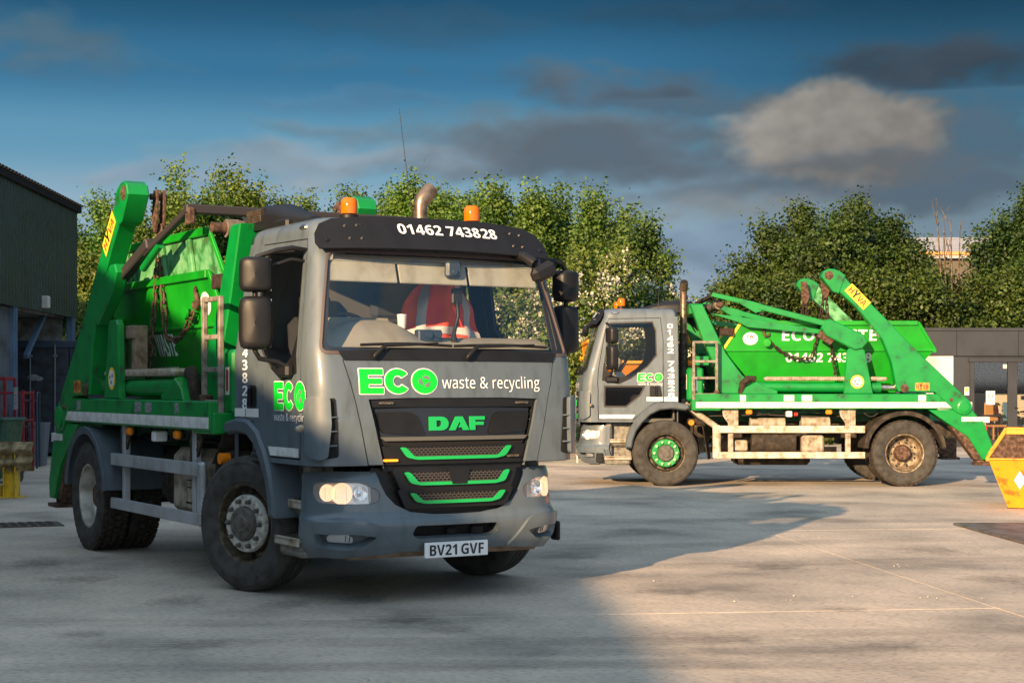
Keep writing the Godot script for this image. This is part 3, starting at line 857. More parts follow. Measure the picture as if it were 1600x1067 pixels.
		b = MB.new(); b.bar(Vector3(-.36, 1.2, .95 * s), Vector3(-.62, .95, .95 * s), .36, .012); b.bar(Vector3(-.62, .95, .95 * s), Vector3(-.70, .42, .97 * s), .34, .012)
		part("mud_flap", b, "chassis", L)
		b = MB.new(); b.tube([Vector3(-.40, 1.0, 1.07 * s), Vector3(-.40, 1.0, 1.15 * s)], .045, 12); part("side_marker", b, "amber", L)
		b = MB.new(); b.bx(-.62, -.36, .96, 1.06, .85 * s, 1.06 * s, .02); part("marker_bracket", b, "chassis", L)

func build_interior(L: Node3D, o: Dictionary) -> void:
	var b := MB.new()
	b.bx(-.16, -.13, 1.0, 2.6, -.93, .93); b.bx(-.13, 1.1, 1.0, 1.06, -1.0, 1.0); b.bx(-.15, .75, 2.60, 2.63, -.92, .92)
	part("cab_trim", b, "tan_dark", L)
	b = MB.new()
	b.bx(.62, 1.16, 1.55, 1.80, -.96, .96, .06)
	var pad := func(u: float, v: float) -> Vector3:   # u across, v from the glass backwards
		var hump := .12 * exp(-pow((u - .46) / .30, 4.0)) + .155
		return Vector3(1.20 - .42 * v, 1.785 + hump * sin(minf(v * 1.25, 1.0) * PI / 2.0), u)
	b.sheet([Vector2(-.96, 0), Vector2(.96, 0), Vector2(.96, 1), Vector2(-.96, 1)], [], pad, .08, .1)
	var d := part("dashboard", b, "tan_trim", L)
	b = MB.new(); b.bx(.60, .80, 1.9, 2.08, .22, .74, .04); part("instrument_hood", b, "tan_trim", d)
	b = MB.new()
	var ring := []
	for i in 24:
		var a := TAU * i / 24
		ring.append(Vector3(.55 - sin(a) * .09, 1.95 + sin(a) * .17, .48 + cos(a) * .21))
	b.tube(ring, .016, 8, true); b.bar(Vector3(.56, 1.94, .28), Vector3(.56, 1.94, .68), .03, .03); b.cyl(Vector3(.56, 1.94, .48), Vector3(.75, 1.75, .48), .04, .04, 8)
	part("steering_wheel", b, "black_plastic", L)
	for z: Array in [[.5, .5], [-.12, .42], [-.58, .42]]:
		b = MB.new()
		b.box(Vector3(.28, 1.36, z[0]), Vector3(.48, .16, z[1]), .05); b.box(Vector3(.03, 1.75, z[0]), Vector3(.15, .72, z[1] * .95), .06, Basis(Vector3(0, 0, 1), .12)); b.box(Vector3(-.03, 2.2, z[0]), Vector3(.1, .2, .26), .04)
		part("seat", b, "seat_cloth", L)
	for z: Array in [[.91, .34], [.32, -.25], [-.27, -.86]]:
		b = MB.new()
		b.box(Vector3(1.055, 2.415, (z[0] + z[1]) / 2.0), Vector3(.015, .19, absf(z[0] - z[1])), .01, Basis(Vector3(0, 0, 1), .3)); part("sun_board", b, "sun_board", L)
	b = MB.new(); b.box(Vector3(1.03, 2.51, 0), Vector3(.02, .09, 1.8), .01, Basis(Vector3(0, 0, 1), .3)); part("header_trim", b, "sun_board", L)
	b = MB.new(); b.box(Vector3(1.09, 2.44, -.12), Vector3(.06, .13, .13), .02); b.cyl(Vector3(1.12, 2.42, -.12), Vector3(1.135, 2.42, -.12), .025, .02, 10); part("dash_camera", b, "device_blue", L)
	b = MB.new(); b.bx(.96, 1.04, 1.90, 1.99, -.06, .14, .01); b.tube([Vector3(1.04, 1.955, -.02), Vector3(1.06, 1.955, -.02)], .03, 12); b.tube([Vector3(1.04, 1.95, .06), Vector3(1.06, 1.95, .06)], .026, 12); part("dash_device", b, "device_blue", L)
	b = MB.new(); b.tube([Vector3(1.02, 1.9, -.17), Vector3(1.0, 1.97, -.18), Vector3(.96, 2.1, -.24), Vector3(.97, 2.22, -.22)], [.03, .016, .014, .02], 8); b.box(Vector3(.97, 2.25, -.22), Vector3(.03, .12, .09), .01); part("phone_holder", b, "ink", L)
	b = MB.new(); b.cyl(Vector3(.92, 2.0, .22), Vector3(.92, 2.09, .22), .03, .036, 12); b.cyl(Vector3(.92, 2.09, .22), Vector3(.92, 2.105, .22), .038, .036, 12); part("paper_cup", b, "white_cup", L)

# ---------- wheels ----------
func make_wheel(L: Node3D, at: Vector3, s: float, rear: bool, steer: float, o: Dictionary) -> void:
	var W := Node3D.new()
	W.name = "wheel"
	L.add_child(W, true)
	W.transform = Transform3D(Basis(Vector3.UP, steer) * Basis(Vector3(1, 0, 0), Vector3(0, 0, s), Vector3(0, -s, 0)), at)
	var X := Transform3D.IDENTITY
	var b := MB.new()
	var hw := .145 if not rear else .135
	var pr := [Vector2(.295, -hw + .03), Vector2(.34, -hw), Vector2(.44, -hw - .008), Vector2(.495, -hw + .012), Vector2(.515, -hw + .035)]
	if not rear:
		for g: float in [-.055, 0.0, .055]:
			pr.append_array([Vector2(.52, g - .009), Vector2(.509, g - .007), Vector2(.509, g + .007), Vector2(.52, g + .009)])
	else: pr.append_array([Vector2(.497, -hw + .05), Vector2(.497, hw - .05)])
	pr.append_array([Vector2(.515, hw - .035), Vector2(.505, hw - .022), Vector2(.495, hw - .012), Vector2(.47, hw + .003), Vector2(.462, hw + .001), Vector2(.44, hw + .008), Vector2(.40, hw + .010), Vector2(.392, hw + .006), Vector2(.34, hw), Vector2(.312, hw - .012), Vector2(.295, hw - .03)])
	b.lathe(X, pr, 64)
	part("tyre", b, "rubber", W)
	if rear:
		b = MB.new()
		for i in 44:
			for k in 4:
				var a := TAU * (i + (.5 if k % 2 else 0.0)) / 44.0
				var bs := Basis(Vector3(cos(a), 0, sin(a)), Vector3.UP, Vector3(cos(a), 0, sin(a)).cross(Vector3.UP))
				b.box(bs * Vector3(.507, -.0975 + .065 * k, 0), Vector3(.028, .052, .056), .004, bs)
		tag(part("tread_block", b, "tread", W), "", "", "", "stuff")
	else:
		b = MB.new()
		for i in 90:
			var a := TAU * i / 90.0
			var bs := Basis(Vector3(cos(a), 0, sin(a)), Vector3.UP, Vector3(cos(a), 0, sin(a)).cross(Vector3.UP))
			for k: float in [-.122, .122]: b.box(bs * Vector3(.4965, k, 0), Vector3(.012, .02, .02), .003, bs)
		tag(part("shoulder_block", b, "rubber", W), "", "", "", "stuff")
	b = MB.new()
	if not rear:
		b.lathe(X, [Vector2(.29, -.1), Vector2(.306, .095), Vector2(.314, .118), Vector2(.306, .128), Vector2(.292, .122), Vector2(.285, .10), Vector2(.28, .05), Vector2(.262, .03), Vector2(.235, .03), Vector2(.222, .075), Vector2(.216, .10)], 48)
		part("rim", b, "rim_steel", W)
		b = MB.new(); b.lathe(X, [Vector2(.022, .0), Vector2(.022, .016), Vector2(0, .0165)], 10)
		var vm := b.mesh(); vm.surface_set_material(0, M.void_black)
		for i in 10: copy_part("vent_hole", vm, W, Transform3D(Basis.IDENTITY, Vector3(cos(TAU * (i + .5) / 10) * .249, .018, sin(TAU * (i + .5) / 10) * .249)))
		b = MB.new(); b.lathe(X, [Vector2(.218, .04), Vector2(.222, .105), Vector2(.212, .122), Vector2(.14, .126), Vector2(.132, .12), Vector2(.13, .10)], 40); part("hub_ring", b, o.hub, W)
		b = MB.new(); b.lathe(X, [Vector2(.13, .09), Vector2(.128, .15), Vector2(.118, .165), Vector2(.07, .168), Vector2(.062, .178), Vector2(.05, .18), Vector2(0, .182)], 32); part("hub_cap", b, "hub_cap", W)
	else:
		b.lathe(X, [Vector2(.29, -.1), Vector2(.304, .085), Vector2(.312, .108), Vector2(.304, .118), Vector2(.288, .112), Vector2(.282, .08), Vector2(.276, .0), Vector2(.262, -.045), Vector2(.24, -.07), Vector2(.205, -.08), Vector2(.12, -.08)], 48)
		part("rim", b, "rim_silver" if o.name == "A" else "rim_pale", W)
		b = MB.new(); b.lathe(X, [Vector2(.022, .0), Vector2(.022, .01), Vector2(0, .0105)], 10)
		var vm := b.mesh(); vm.surface_set_material(0, M.void_black)
		for i in 8: copy_part("vent_hole", vm, W, Transform3D(Basis.IDENTITY, Vector3(cos(TAU * (i + .5) / 8) * .228, -.082, sin(TAU * (i + .5) / 8) * .228)))
		b = MB.new(); b.lathe(X, [Vector2(.135, -.09), Vector2(.132, -.03), Vector2(.118, -.005), Vector2(.115, .03), Vector2(.10, .045), Vector2(0, .047)], 28); part("hub", b, "rust", W)
	var nb := MB.new()
	nb.lathe(X, [Vector2(.0, -.01), Vector2(.02, -.008), Vector2(.02, .003), Vector2(.0165, .003), Vector2(.0165, .03), Vector2(.011, .037), Vector2(0, .038)], 8)
	var nm := nb.mesh()
	nm.surface_set_material(0, M[o.nut if not rear else "nut_dark"])
	for i in 10:
		var a := TAU * i / 10
		copy_part("wheel_nut", nm, W, Transform3D(Basis.IDENTITY, Vector3(cos(a) * .176, .126 if not rear else -.075, sin(a) * .176)))

# ---------- chains ----------
var link_mesh := {}
func chain(P: Node3D, pts: Array, m: String, size := 1.0) -> void:
	if not link_mesh.has(m):
		var b := MB.new()
		var ring := []
		for i in 12:
			var a := TAU * i / 12
			ring.append(Vector3(cos(a) * .02, sin(a) * .022 + .026 * signf(sin(a)) * (1.0 if absf(sin(a)) > .1 else 0.0), 0))
		b.tube(ring, .0085, 6, true)
		var am := b.mesh(); am.surface_set_material(0, M[m]); link_mesh[m] = am
	var C := Node3D.new()
	C.name = "chain"
	P.add_child(C, true)
	var step := .068 * size
	var k := 0
	var left := 0.0
	for i in pts.size() - 1:
		var a: Vector3 = pts[i]; var d: Vector3 = pts[i + 1] - a
		var ln := d.length(); d /= ln
		var t := left
		while t < ln:
			var x := d.cross(Vector3(.3, .1, .94)).normalized()
			var bs := Basis(x, d, x.cross(d)) * Basis(Vector3.UP, (PI / 2 if k % 2 else 0.0) + .3 * sin(k * 1.7))
			copy_part("chain_link", link_mesh[m], C, Transform3D(bs.scaled(Vector3.ONE * size), a + d * t))
			t += step; k += 1
		left = t - ln

func sag(a: Vector3, b: Vector3, drop: float, n := 10) -> Array:
	var out := []
	for i in n + 1:
		var t := float(i) / n
		out.append(a.lerp(b, t) - Vector3(0, drop * 4.0 * t * (1.0 - t), 0))
	return out

func hook(P: Node3D, at: Vector3, m: String) -> void:
	var b := MB.new()
	b.tube([at + Vector3(0, .09, 0), at + Vector3(.02, .05, 0), at + Vector3(.05, 0, 0), at + Vector3(.02, -.06, 0), at + Vector3(-.035, -.05, 0), at + Vector3(-.05, .0, 0)], [.018, .024, .026, .024, .02, .01], 8)
	b.tube([at + Vector3(.03, .09, 0), at + Vector3(0, .12, 0), at + Vector3(-.03, .09, 0), at + Vector3(0, .06, 0)], .012, 6, true)
	part("chain_hook", b, m, P)

func sticker(P: Node3D, f: Callable, u: float, y: float, w: float, h: float, base: String, ang := 0.0) -> void:
	var ca := cos(ang); var sa := sin(ang)
	var g := func(a: float, c: float) -> Vector3: return f.call(u + a * ca - c * sa, y + a * sa + c * ca)
	var b := MB.new(); b.sheet([Vector2(-w / 2, -h / 2), Vector2(w / 2, -h / 2), Vector2(w / 2, h / 2), Vector2(-w / 2, h / 2)], [], g, 1, 1, .003)
	var s := part("sticker", b, base, P)
	lettering("sticker_letter", "H", true, g, w * .42, -h * .28, w * .18, h * .56, .005, "red_ink", s)
	lettering("sticker_letter", "Y", true, g, w * .23, -h * .36, w * .25, h * .80, .006, "ink", s)
	lettering("sticker_letter", "VA", true, g, -w * .03, -h * .28, w * .39, h * .56, .005, "red_ink", s)

func flat_xy(z: float, s: float) -> Callable:   # a plane at z facing outwards on side s; lettering runs the right way round
	return plane(Vector3(0, 0, z), Vector3(-s, 0, 0))

func build_body(L: Node3D, o: Dictionary) -> void:
	var b := MB.new()
	var XY := Transform3D.IDENTITY
	for s: float in [1.0, -1.0]:
		b.bx(-4.75, 1.15, .74, 1.0, .38 * s, .46 * s, .01)
	b.bx(-.6, .6, .9, 1.15, -.38, .38, .05); b.bx(-.3, .9, 1.0, 1.25, -.36, .36, .08)
	part("chassis_frame", b, "chassis", L)
	b = MB.new(); b.cyl(Vector3(0, .5, -.9), Vector3(0, .5, .9), .06, .06, 10); part("front_axle", b, "chassis", L)
	b = MB.new(); b.cyl(Vector3(-3.73, .52, -.95), Vector3(-3.73, .52, .95), .09, .09, 12); b.lathe(Transform3D(Basis(Vector3(0, 1, 0), Vector3(0, 0, 1), Vector3(1, 0, 0)), Vector3(-3.73, .54, 0)), [Vector2(.05, -.24), Vector2(.22, -.1), Vector2(.24, 0), Vector2(.22, .1), Vector2(.05, .24)], 16)
	part("rear_axle", b, "chassis", L)
	for s: float in [1.0, -1.0]:
		make_wheel(L, Vector3(0, .52, 1.0 * s), s, false, o.steer, o)
		make_wheel(L, Vector3(-3.73, .52, 1.085 * s), s, true, 0.0, o)
		make_wheel(L, Vector3(-3.73, .52, .775 * s), s, true, 0.0, o)
		for q: float in [-3.95, -3.5]:
			b = MB.new(); b.bar(Vector3(-3.73, .6, .5 * s), Vector3(q - .4 * signf(-3.73 - q) * -1.0, .8, .5 * s), .08, .05); part("leaf_spring", b, "chassis", L)
		# rear mudguard
		b = MB.new()
		var arc := []; var arc2 := []
		for i in 17:
			var a := deg_to_rad(4.0 + 172.0 * i / 16)
			arc.append(Vector2(-3.73 - cos(a) * .64, .56 + sin(a) * .62)); arc2.append(Vector2(-3.73 - cos(a) * .612, .56 + sin(a) * .592))
		arc2.reverse()
		b.prism(XY, arc + arc2, .62 * s, 1.235 * s, .008)
		var lip := []; var lip2 := []
		for i in 17:
			var a := deg_to_rad(4.0 + 172.0 * i / 16)
			lip.append(Vector2(-3.73 - cos(a) * .645, .56 + sin(a) * .625)); lip2.append(Vector2(-3.73 - cos(a) * .575, .56 + sin(a) * .555))
		lip2.reverse()
		b.prism(XY, lip + lip2, 1.225 * s, 1.25 * s, .006)
		part("rear_mudguard", b, "fender_paint" if o.name == "A" else "chassis", L)
		# side guard
		for q: Array in [[.84, .95], [.44, .54]]:
			b = MB.new(); b.bx(-3.12, -.80, q[0], q[1], 1.14 * s, 1.175 * s, .006); part("side_guard_rail", b, o.rail, L)
		b = MB.new(); b.bx(-.86, -.735, .43, .96, 1.115 * s, 1.175 * s, .025); part("side_guard_post", b, o.rail, L)
		for q: float in [-1.02, -2.86]:
			b = MB.new(); b.bx(q - .04, q + .04, .46, 1.22, 1.08 * s, 1.135 * s, .006); part("side_guard_post", b, "tan_steel" if o.name == "B" else "alloy", L)
			b = MB.new()
			b.prism(XY, uy([[q - .12, 1.22], [q + .14, 1.22], [q + .12, 1.1], [q + .02, .96], [q - .12, .93]]), 1.10 * s, 1.125 * s, .004)
			var br := part("guard_bracket", b, "tan_steel" if o.name == "B" else "rim_steel", L)
			for i in 5:
				b = MB.new(); b.lathe(Transform3D(Basis(Vector3(1, 0, 0), Vector3(0, 0, s), Vector3(0, -s, 0)), Vector3(q + .085 - .022 * i * .9, 1.14 - .045 * i, 1.125 * s)), [Vector2(.009, -.002), Vector2(.009, .003), Vector2(0, .003)], 8); part("bracket_hole", b, "void_black", br)
		# deck side beam with its reflective strip
		b = MB.new(); b.bx(-4.30, -.46, 1.215, 1.45, .72 * s, 1.215 * s, .01); b.bx(-.86, -.40, 1.19, 1.36, .9 * s, 1.20 * s, .01)
		b.prism(XY, uy([[-4.2, 1.45], [-4.78, 1.24], [-4.78, 1.19], [-4.2, 1.215]]), .9 * s, 1.2 * s, .006)
		var dk := part("deck_beam", b, "green_paint", L)
		for i in 4:
			b = MB.new(); b.bx(-4.78 + i * 1.08, -4.78 + (i + 1) * 1.08 - .004, 1.232, 1.322, 1.2155 * s, 1.2185 * s, .0005); part("reflective_strip", b, "white_tape", dk)
		for q: float in [-1.3, -2.55]:
			b = MB.new(); b.bx(q - .05, q + .05, 1.13, 1.20, 1.15 * s, 1.20 * s, .015); part("marker_lamp", b, "amber", L)
		for q: Array in [[-2.2, .16], [-1.92, .16], [-1.2, .09], [-4.0, .12]]:
			b = MB.new(); b.bx(q[0] - q[1] / 2, q[0] + q[1] / 2, 1.34, 1.43, 1.215 * s, 1.219 * s, .001); part("warning_label", b, "label_grey" if s > 0 else "plate_white", L)
		# pipes, valves and lights hanging under the deck
		for i in 7:
			var x0: float = -1.0 - .42 * i
			b = MB.new(); b.tube(sag(Vector3(x0, 1.2, 1.02 * s), Vector3(x0 - .3, 1.2, .98 * s), .05 + .03 * (i % 3), 6), .011, 6); part("hydraulic_hose", b, "seal", L)
		b = MB.new(); b.tube([Vector3(-.7, 1.1, .95 * s), Vector3(-1.6, 1.12, .97 * s), Vector3(-2.6, 1.08, .95 * s), Vector3(-3.0, 1.12, .9 * s)], .013, 6)
		part("hydraulic_hose", b, "seal", L)
		b = MB.new(); b.bx(-1.98, -1.89, 1.09, 1.18, 1.05 * s, 1.17 * s, .01); part("switch_box", b, "white_cup", L)
		b = MB.new(); b.lathe(Transform3D(Basis(Vector3(0, 1, 0), Vector3(-1, 0, 0), Vector3(0, 0, 1)), Vector3(-2.02, 1.13, 1.11 * s)), [Vector2(.03, 0), Vector2(.03, .05), Vector2(0, .055)], 12); part("emergency_button", b, "red_ink", L)
		# lifting arm
		var A := MB.new()
		var arm := [[-2.43, 3.3], [-2.47, 3.36], [-2.54, 3.40], [-2.62, 3.39], [-2.70, 3.33], [-2.76, 3.33], [-2.84, 3.22], [-3.46, 2.60], [-3.76, 2.28], [-4.01, 2.03], [-4.48, 1.59], [-4.72, 1.36], [-4.77, 1.27], [-4.76, 1.19], [-4.69, 1.13], [-4.61, 1.12], [-4.53, 1.16], [-4.26, 1.42], [-4.2, 1.475], [-3.63, 1.49], [-3.59, 1.56], [-3.57, 1.7], [-3.52, 1.95], [-3.38, 2.3], [-3.16, 2.58], [-2.94, 2.83], [-2.72, 3.03], [-2.62, 3.08], [-2.53, 3.16]]
		A.prism(XY, uy(arm), 1.05 * s, 1.225 * s, .012)
		var ar := part("lifting_arm", A, "green_paint" if o.name == "A" or s < 0 else "worn_green", L)
		b = MB.new(); b.prism(XY, uy([[-2.42, 3.28], [-2.46, 3.37], [-2.54, 3.41], [-2.63, 3.40], [-2.72, 3.36], [-2.80, 3.30], [-2.70, 3.02], [-2.60, 3.05]]), 1.035 * s, 1.238 * s, .01); part("arm_head", b, "green_paint", ar)
		for q: Array in [[-2.54, 3.30, .05], [-4.65, 1.25, .085], [-3.72, 1.54, .045], [-4.45, 1.36, .02]]:
			b = MB.new(); b.lathe(Transform3D(Basis(Vector3(1, 0, 0), Vector3(0, 0, s), Vector3(0, -s, 0)), Vector3(q[0], q[1], 1.225 * s)), [Vector2(q[2] * 1.4, 0), Vector2(q[2] * 1.4, .016), Vector2(q[2] * 1.0, .018), Vector2(q[2] * .9, .026), Vector2(0, .028)], 22); part("arm_pin", b, "rust" if q[2] < .06 else "green_paint", ar)
		var fa := flat_xy(1.226 * s, s)
		sticker(ar, fa, 2.99 * s, 2.97, .42, .165, "yellow_vinyl", (-.80 if s > 0 else -.80 + PI) if s > 0 else .80 * 1.0)
		sticker(ar, fa, 4.0 * s, 1.565, .22, .12, "orange_plate", 0.0)
		# hook plates and chains under the arm head
		b = MB.new()
		for z: float in [.93, .86]: b.prism(XY, uy([[-2.47, 3.34], [-2.56, 3.34], [-2.61, 3.1], [-2.57, 2.96], [-2.52, 2.96], [-2.48, 3.1]]), z * s, (z + .025) * s, .004)
		b.cyl(Vector3(-2.54, 3.28, .84 * s), Vector3(-2.54, 3.28, .99 * s), .03, .03, 10)
		var hp := part("chain_bracket", b, "rust", L)
		var lug := Vector3(-1.62, 2.30 if o.name == "A" else 2.42, .90 * s)
		chain(L, [Vector3(-2.56, 2.98, .90 * s), Vector3(-2.60, 2.4, .92 * s), Vector3(-2.72, 1.62, .95 * s)], "rust_dark" if o.name == "B" else "rust", 1.15)
		chain(L, [Vector3(-2.52, 2.98, .90 * s), Vector3(-2.42, 2.35, .91 * s), Vector3(-2.33, 2.02, .92 * s)] + sag(Vector3(-2.33, 2.02, .92 * s), lug + Vector3(0, -.1, .02 * s), .12).slice(1), "rust_dark" if o.name == "B" else "rust", 1.15)
		hook(L, lug, "rust")
		# post, hydraulic ram and the tilted cover arm
		b = MB.new(); b.prism(XY, uy([[-2.83, 2.13], [-2.88, 2.18], [-3.07, 2.18], [-3.11, 2.13], [-3.24, 1.452], [-2.78, 1.452]]), 1.13 * s, 1.20 * s, .012)
		var po := part("ram_post", b, "green_paint", L)
		var fp := flat_xy(1.2035 * s, s)
		for q: Array in [[.105, "yellow_vinyl", .0], [.078, "plate_white", .003]]:
			b = MB.new(); b.sheet(disc(2.99 * s, 1.64, q[0], q[0]), [], fp, 1, 1, q[2]); part("round_sticker", b, q[1], po)
		for q: Array in [[-.03, .025, .022], [.035, .01, .02], [0, -.035, .024]]:
			b = MB.new(); b.sheet(disc(2.99 * s + q[0], 1.64 + q[1], q[2], q[2] * .8, 10), [], fp, 1, 1, .006); part("sticker_mark", b, "label_grey", po)
		b = MB.new(); b.cyl(Vector3(-1.5, 1.56, 1.06 * s), Vector3(-3.35, 1.55, 1.06 * s), .078, .078, 20); b.cyl(Vector3(-1.45, 1.56, 1.06 * s), Vector3(-1.52, 1.56, 1.06 * s), .09, .09, 20); b.cyl(Vector3(-3.3, 1.55, 1.06 * s), Vector3(-3.38, 1.55, 1.06 * s), .088, .088, 20)
		b.prism(XY, uy([[-1.2, 1.45], [-1.25, 1.55], [-1.42, 1.64], [-1.52, 1.58], [-1.75, 1.5], [-1.75, 1.45]]), 1.0 * s, 1.16 * s, .008)
		part("lift_ram", b, "green_paint", L)
		b = MB.new(); b.cyl(Vector3(-3.38, 1.55, 1.06 * s), Vector3(-3.72, 1.55, 1.06 * s), .05, .05, 14); part("ram_rod", b, "chrome", L)
		b = MB.new(); b.bx(-3.48, -1.55, 1.655, 1.715, .97 * s, 1.13 * s, .02)
		for i in 44: b.bx(-1.6 - i * .04, -1.615 - i * .04, 1.66, 1.722, .96 * s, 1.135 * s, .004)
		part("ram_cover", b, "tan_steel", L)
		b = MB.new(); b.tube([Vector3(-1.42, 1.68, 1.02 * s), Vector3(-1.3, 1.69, 1.05 * s), Vector3(-1.22, 1.62, 1.06 * s), Vector3(-1.2, 1.5, 1.05 * s), Vector3(-1.2, 1.42, 1.03 * s)], .055, 10); part("ram_hose", b, "rust_dark", L)
		if o.name == "A":
			b = MB.new(); b.bx(-3.3, -2.62, 2.0, 2.12, .98 * s, 1.12 * s, .01); b.bx(-2.74, -2.62, 1.72, 2.02, .98 * s, 1.10 * s, .01); b.bx(-3.3, -3.18, 1.72, 2.02, .98 * s, 1.10 * s, .01); part("arm_bracket", b, "tan_brown", L)
		# stabiliser leg at the tail
		b = MB.new(); b.prism(XY, uy([[-4.1, 1.2], [-4.78, 1.2], [-4.97, 1.0], [-5.12, .60], [-5.10, .42], [-4.95, .42], [-4.72, .78], [-4.3, 1.06]]), .96 * s, 1.20 * s, .01)
		var lg := part("stabiliser_leg", b, "green_paint", L)
		b = MB.new(); b.bx(-4.98, -4.62, 1.02, 1.09, 1.2 * s, 1.206 * s, .001); b.bx(-5.06, -4.9, 1.0, 1.09, .98 * s, 1.19 * s, .004); part("reflective_tape", b, "white_tape", lg)
		b = MB.new(); b.bx(-5.12, -4.86, .36, .7, .95 * s, 1.13 * s, .02); b.bx(-5.16, -4.85, .33, .37, .9 * s, 1.2 * s, .006); b.prism(XY, uy([[-4.96, .42], [-4.76, .76], [-4.5, .98], [-4.46, .93], [-4.84, .42]]), .94 * s, 1.16 * s, .006); part("stabiliser_foot", b, "rust", lg)
		b = MB.new(); b.bx(-5.02, -4.96, .82, 1.0, .8 * s, 1.16 * s, .01); part("tail_light_bar", b, "tan_steel", L)
		b = MB.new(); b.bx(-5.03, -4.99, .85, .95, 1.0 * s, 1.18 * s, .01); b.bx(-5.0, -4.96, .86, .96, 1.158 * s, 1.185 * s, .008); part("tail_light", b, "reflector_red", L)
		# head tower behind the cab
		b = MB.new(); b.prism(XY, uy([[-.40, 2.86], [-.60, 2.86], [-.96, 2.1], [-1.22, 1.75], [-1.6, 1.452], [-.86, 1.452], [-.78, 1.9], [-.60, 2.3]]), .80 * s, .98 * s, .012); part("head_tower", b, "green_paint", L)
		b = MB.new(); b.bx(-.60, -.34, 1.34, 1.86, .90 * s, 1.06 * s, .03)
		var vb := part("valve_box", b, "green_paint", L)
		b = MB.new(); b.bx(-.5, -.42, 1.5, 1.72, 1.06 * s, 1.0625 * s, .0005); part("warning_label", b, "plate_white", vb)
		b = MB.new(); b.bx(-.48, -.435, 1.53, 1.70, 1.0625 * s, 1.064 * s, .0003); part("label_print", b, "red_ink", vb)
		b = MB.new(); b.bx(-.341, -.337, 1.52, 1.76, .94 * s, 1.01 * s, .0005); part("warning_label", b, "plate_white", vb)
		b = MB.new(); b.bx(-.337, -.335, 1.66, 1.74, .955 * s, .995 * s, .0005); part("label_print", b, "red_ink", vb)
		# ladder
		for q: float in [-.44, -.80]:
			b = MB.new(); b.bx(q - .022, q + .022, 1.27, 2.28, 1.10 * s, 1.145 * s, .008); part("ladder_rail", b, "ladder_steel", L)
		for q: float in [2.262, 1.96, 1.70, 1.44]:
			b = MB.new(); b.bx(-.80, -.44, q - .02, q + .02, 1.105 * s, 1.14 * s, .006); part("ladder_rung", b, "ladder_steel", L)
		b = MB.new(); b.bx(-.84, -.76, 1.18, 1.5, 1.06 * s, 1.16 * s, .01); part("ladder_bracket", b, "rust", L)
		# hose bundle
		b = MB.new()
		for i in 4: b.tube([Vector3(-.5 - .03 * i, 2.75, .72 * s), Vector3(-.66 - .03 * i, 2.5 + .03 * i, .80 * s), Vector3(-.8 - .02 * i, 2.35, .86 * s), Vector3(-.72 - .03 * i, 2.0, .78 * s), Vector3(-.9, 1.6, .75 * s)], .012, 6)
		part("hose_bundle", b, "ink", L)
		b = MB.new(); b.box(Vector3(-.98, 2.43, .92 * s), Vector3(.22, .12, .08), .01); part("valve_block", b, "rust_dark", L)
	# deck between the beams, head cross beam, cover roller
	b = MB.new(); b.bx(-4.3, -.5, 1.13, 1.22, -.9, .9, .01); b.bx(-4.3, -.5, 1.0, 1.14, -.5, -.36, .01); b.bx(-4.3, -.5, 1.0, 1.14, .36, .5, .01); part("deck_floor", b, "green_dull", L)
	b = MB.new(); b.bx(-.62, -.40, 2.72, 2.88, -.8, .8, .01); b.bx(-.72, -.5, 1.9, 2.05, -.8, .8, .01); part("cross_beam", b, "green_paint", L)
	b = MB.new(); b.cyl(Vector3(-.86, 2.86, -.92), Vector3(-.86, 2.86, .92), .075, .075, 16)
	part("cover_roll", b, "roll_cloth", L)
	b = MB.new(); b.cyl(Vector3(-.86, 2.86, .92), Vector3(-.86, 2.86, 1.04), .045, .045, 12); b.cyl(Vector3(-.86, 2.86, -.92), Vector3(-.86, 2.86, -1.04), .045, .045, 12); part("roller_motor", b, "rust", L)
	for s: float in [1.0, -1.0]:
		for k in 3:
			b = MB.new(); b.lathe(Transform3D(Basis(Vector3(1, 0, 0), Vector3(0, 0, s), Vector3(0, -s, 0)), Vector3(-.78, 2.84, (.64 + k * .08) * s)), [Vector2(.10, -.02), Vector2(.115, 0), Vector2(.10, .02)], 16); part("coiled_hose", b, "ink", L)
	if o.name == "A":
		for s: float in [1.0, -1.0]:
			b = MB.new(); b.prism(XY, uy([[-3.48, 2.32], [-3.42, 2.18], [-3.3, 2.14], [-2.86, 2.42], [-2.72, 2.60], [-2.78, 2.68], [-2.92, 2.68]]), 1.13 * s, 1.245 * s, .012); part("cover_arm", b, "green_paint", L)
			b = MB.new(); b.bar(Vector3(-2.95, 2.53, 1.15 * s), Vector3(-2.12, 2.82, 1.12 * s), .10, .10, Vector3.UP, .012); part("cover_arm", b, "seal", L)
			b = MB.new(); b.bar(Vector3(-2.25, 2.74, 1.13 * s), Vector3(-1.22, 3.06, 1.08 * s), .06, .06, Vector3.UP, .008); part("cover_arm", b, "seal", L)
			b = MB.new(); b.cyl(Vector3(-2.4, 2.62, 1.10 * s), Vector3(-1.95, 2.80, 1.10 * s), .035, .035, 12); part("cover_ram", b, "green_paint", L)
		b = MB.new(); b.bx(-1.25, -1.17, 3.0, 3.08, -1.14, 1.14, .012); part("cover_bar", b, "seal", L)
		b = MB.new(); b.box(Vector3(-1.2, 2.98, 1.1), Vector3(.09, .14, .06), .01); part("cover_bracket", b, "rust", L)
	else:
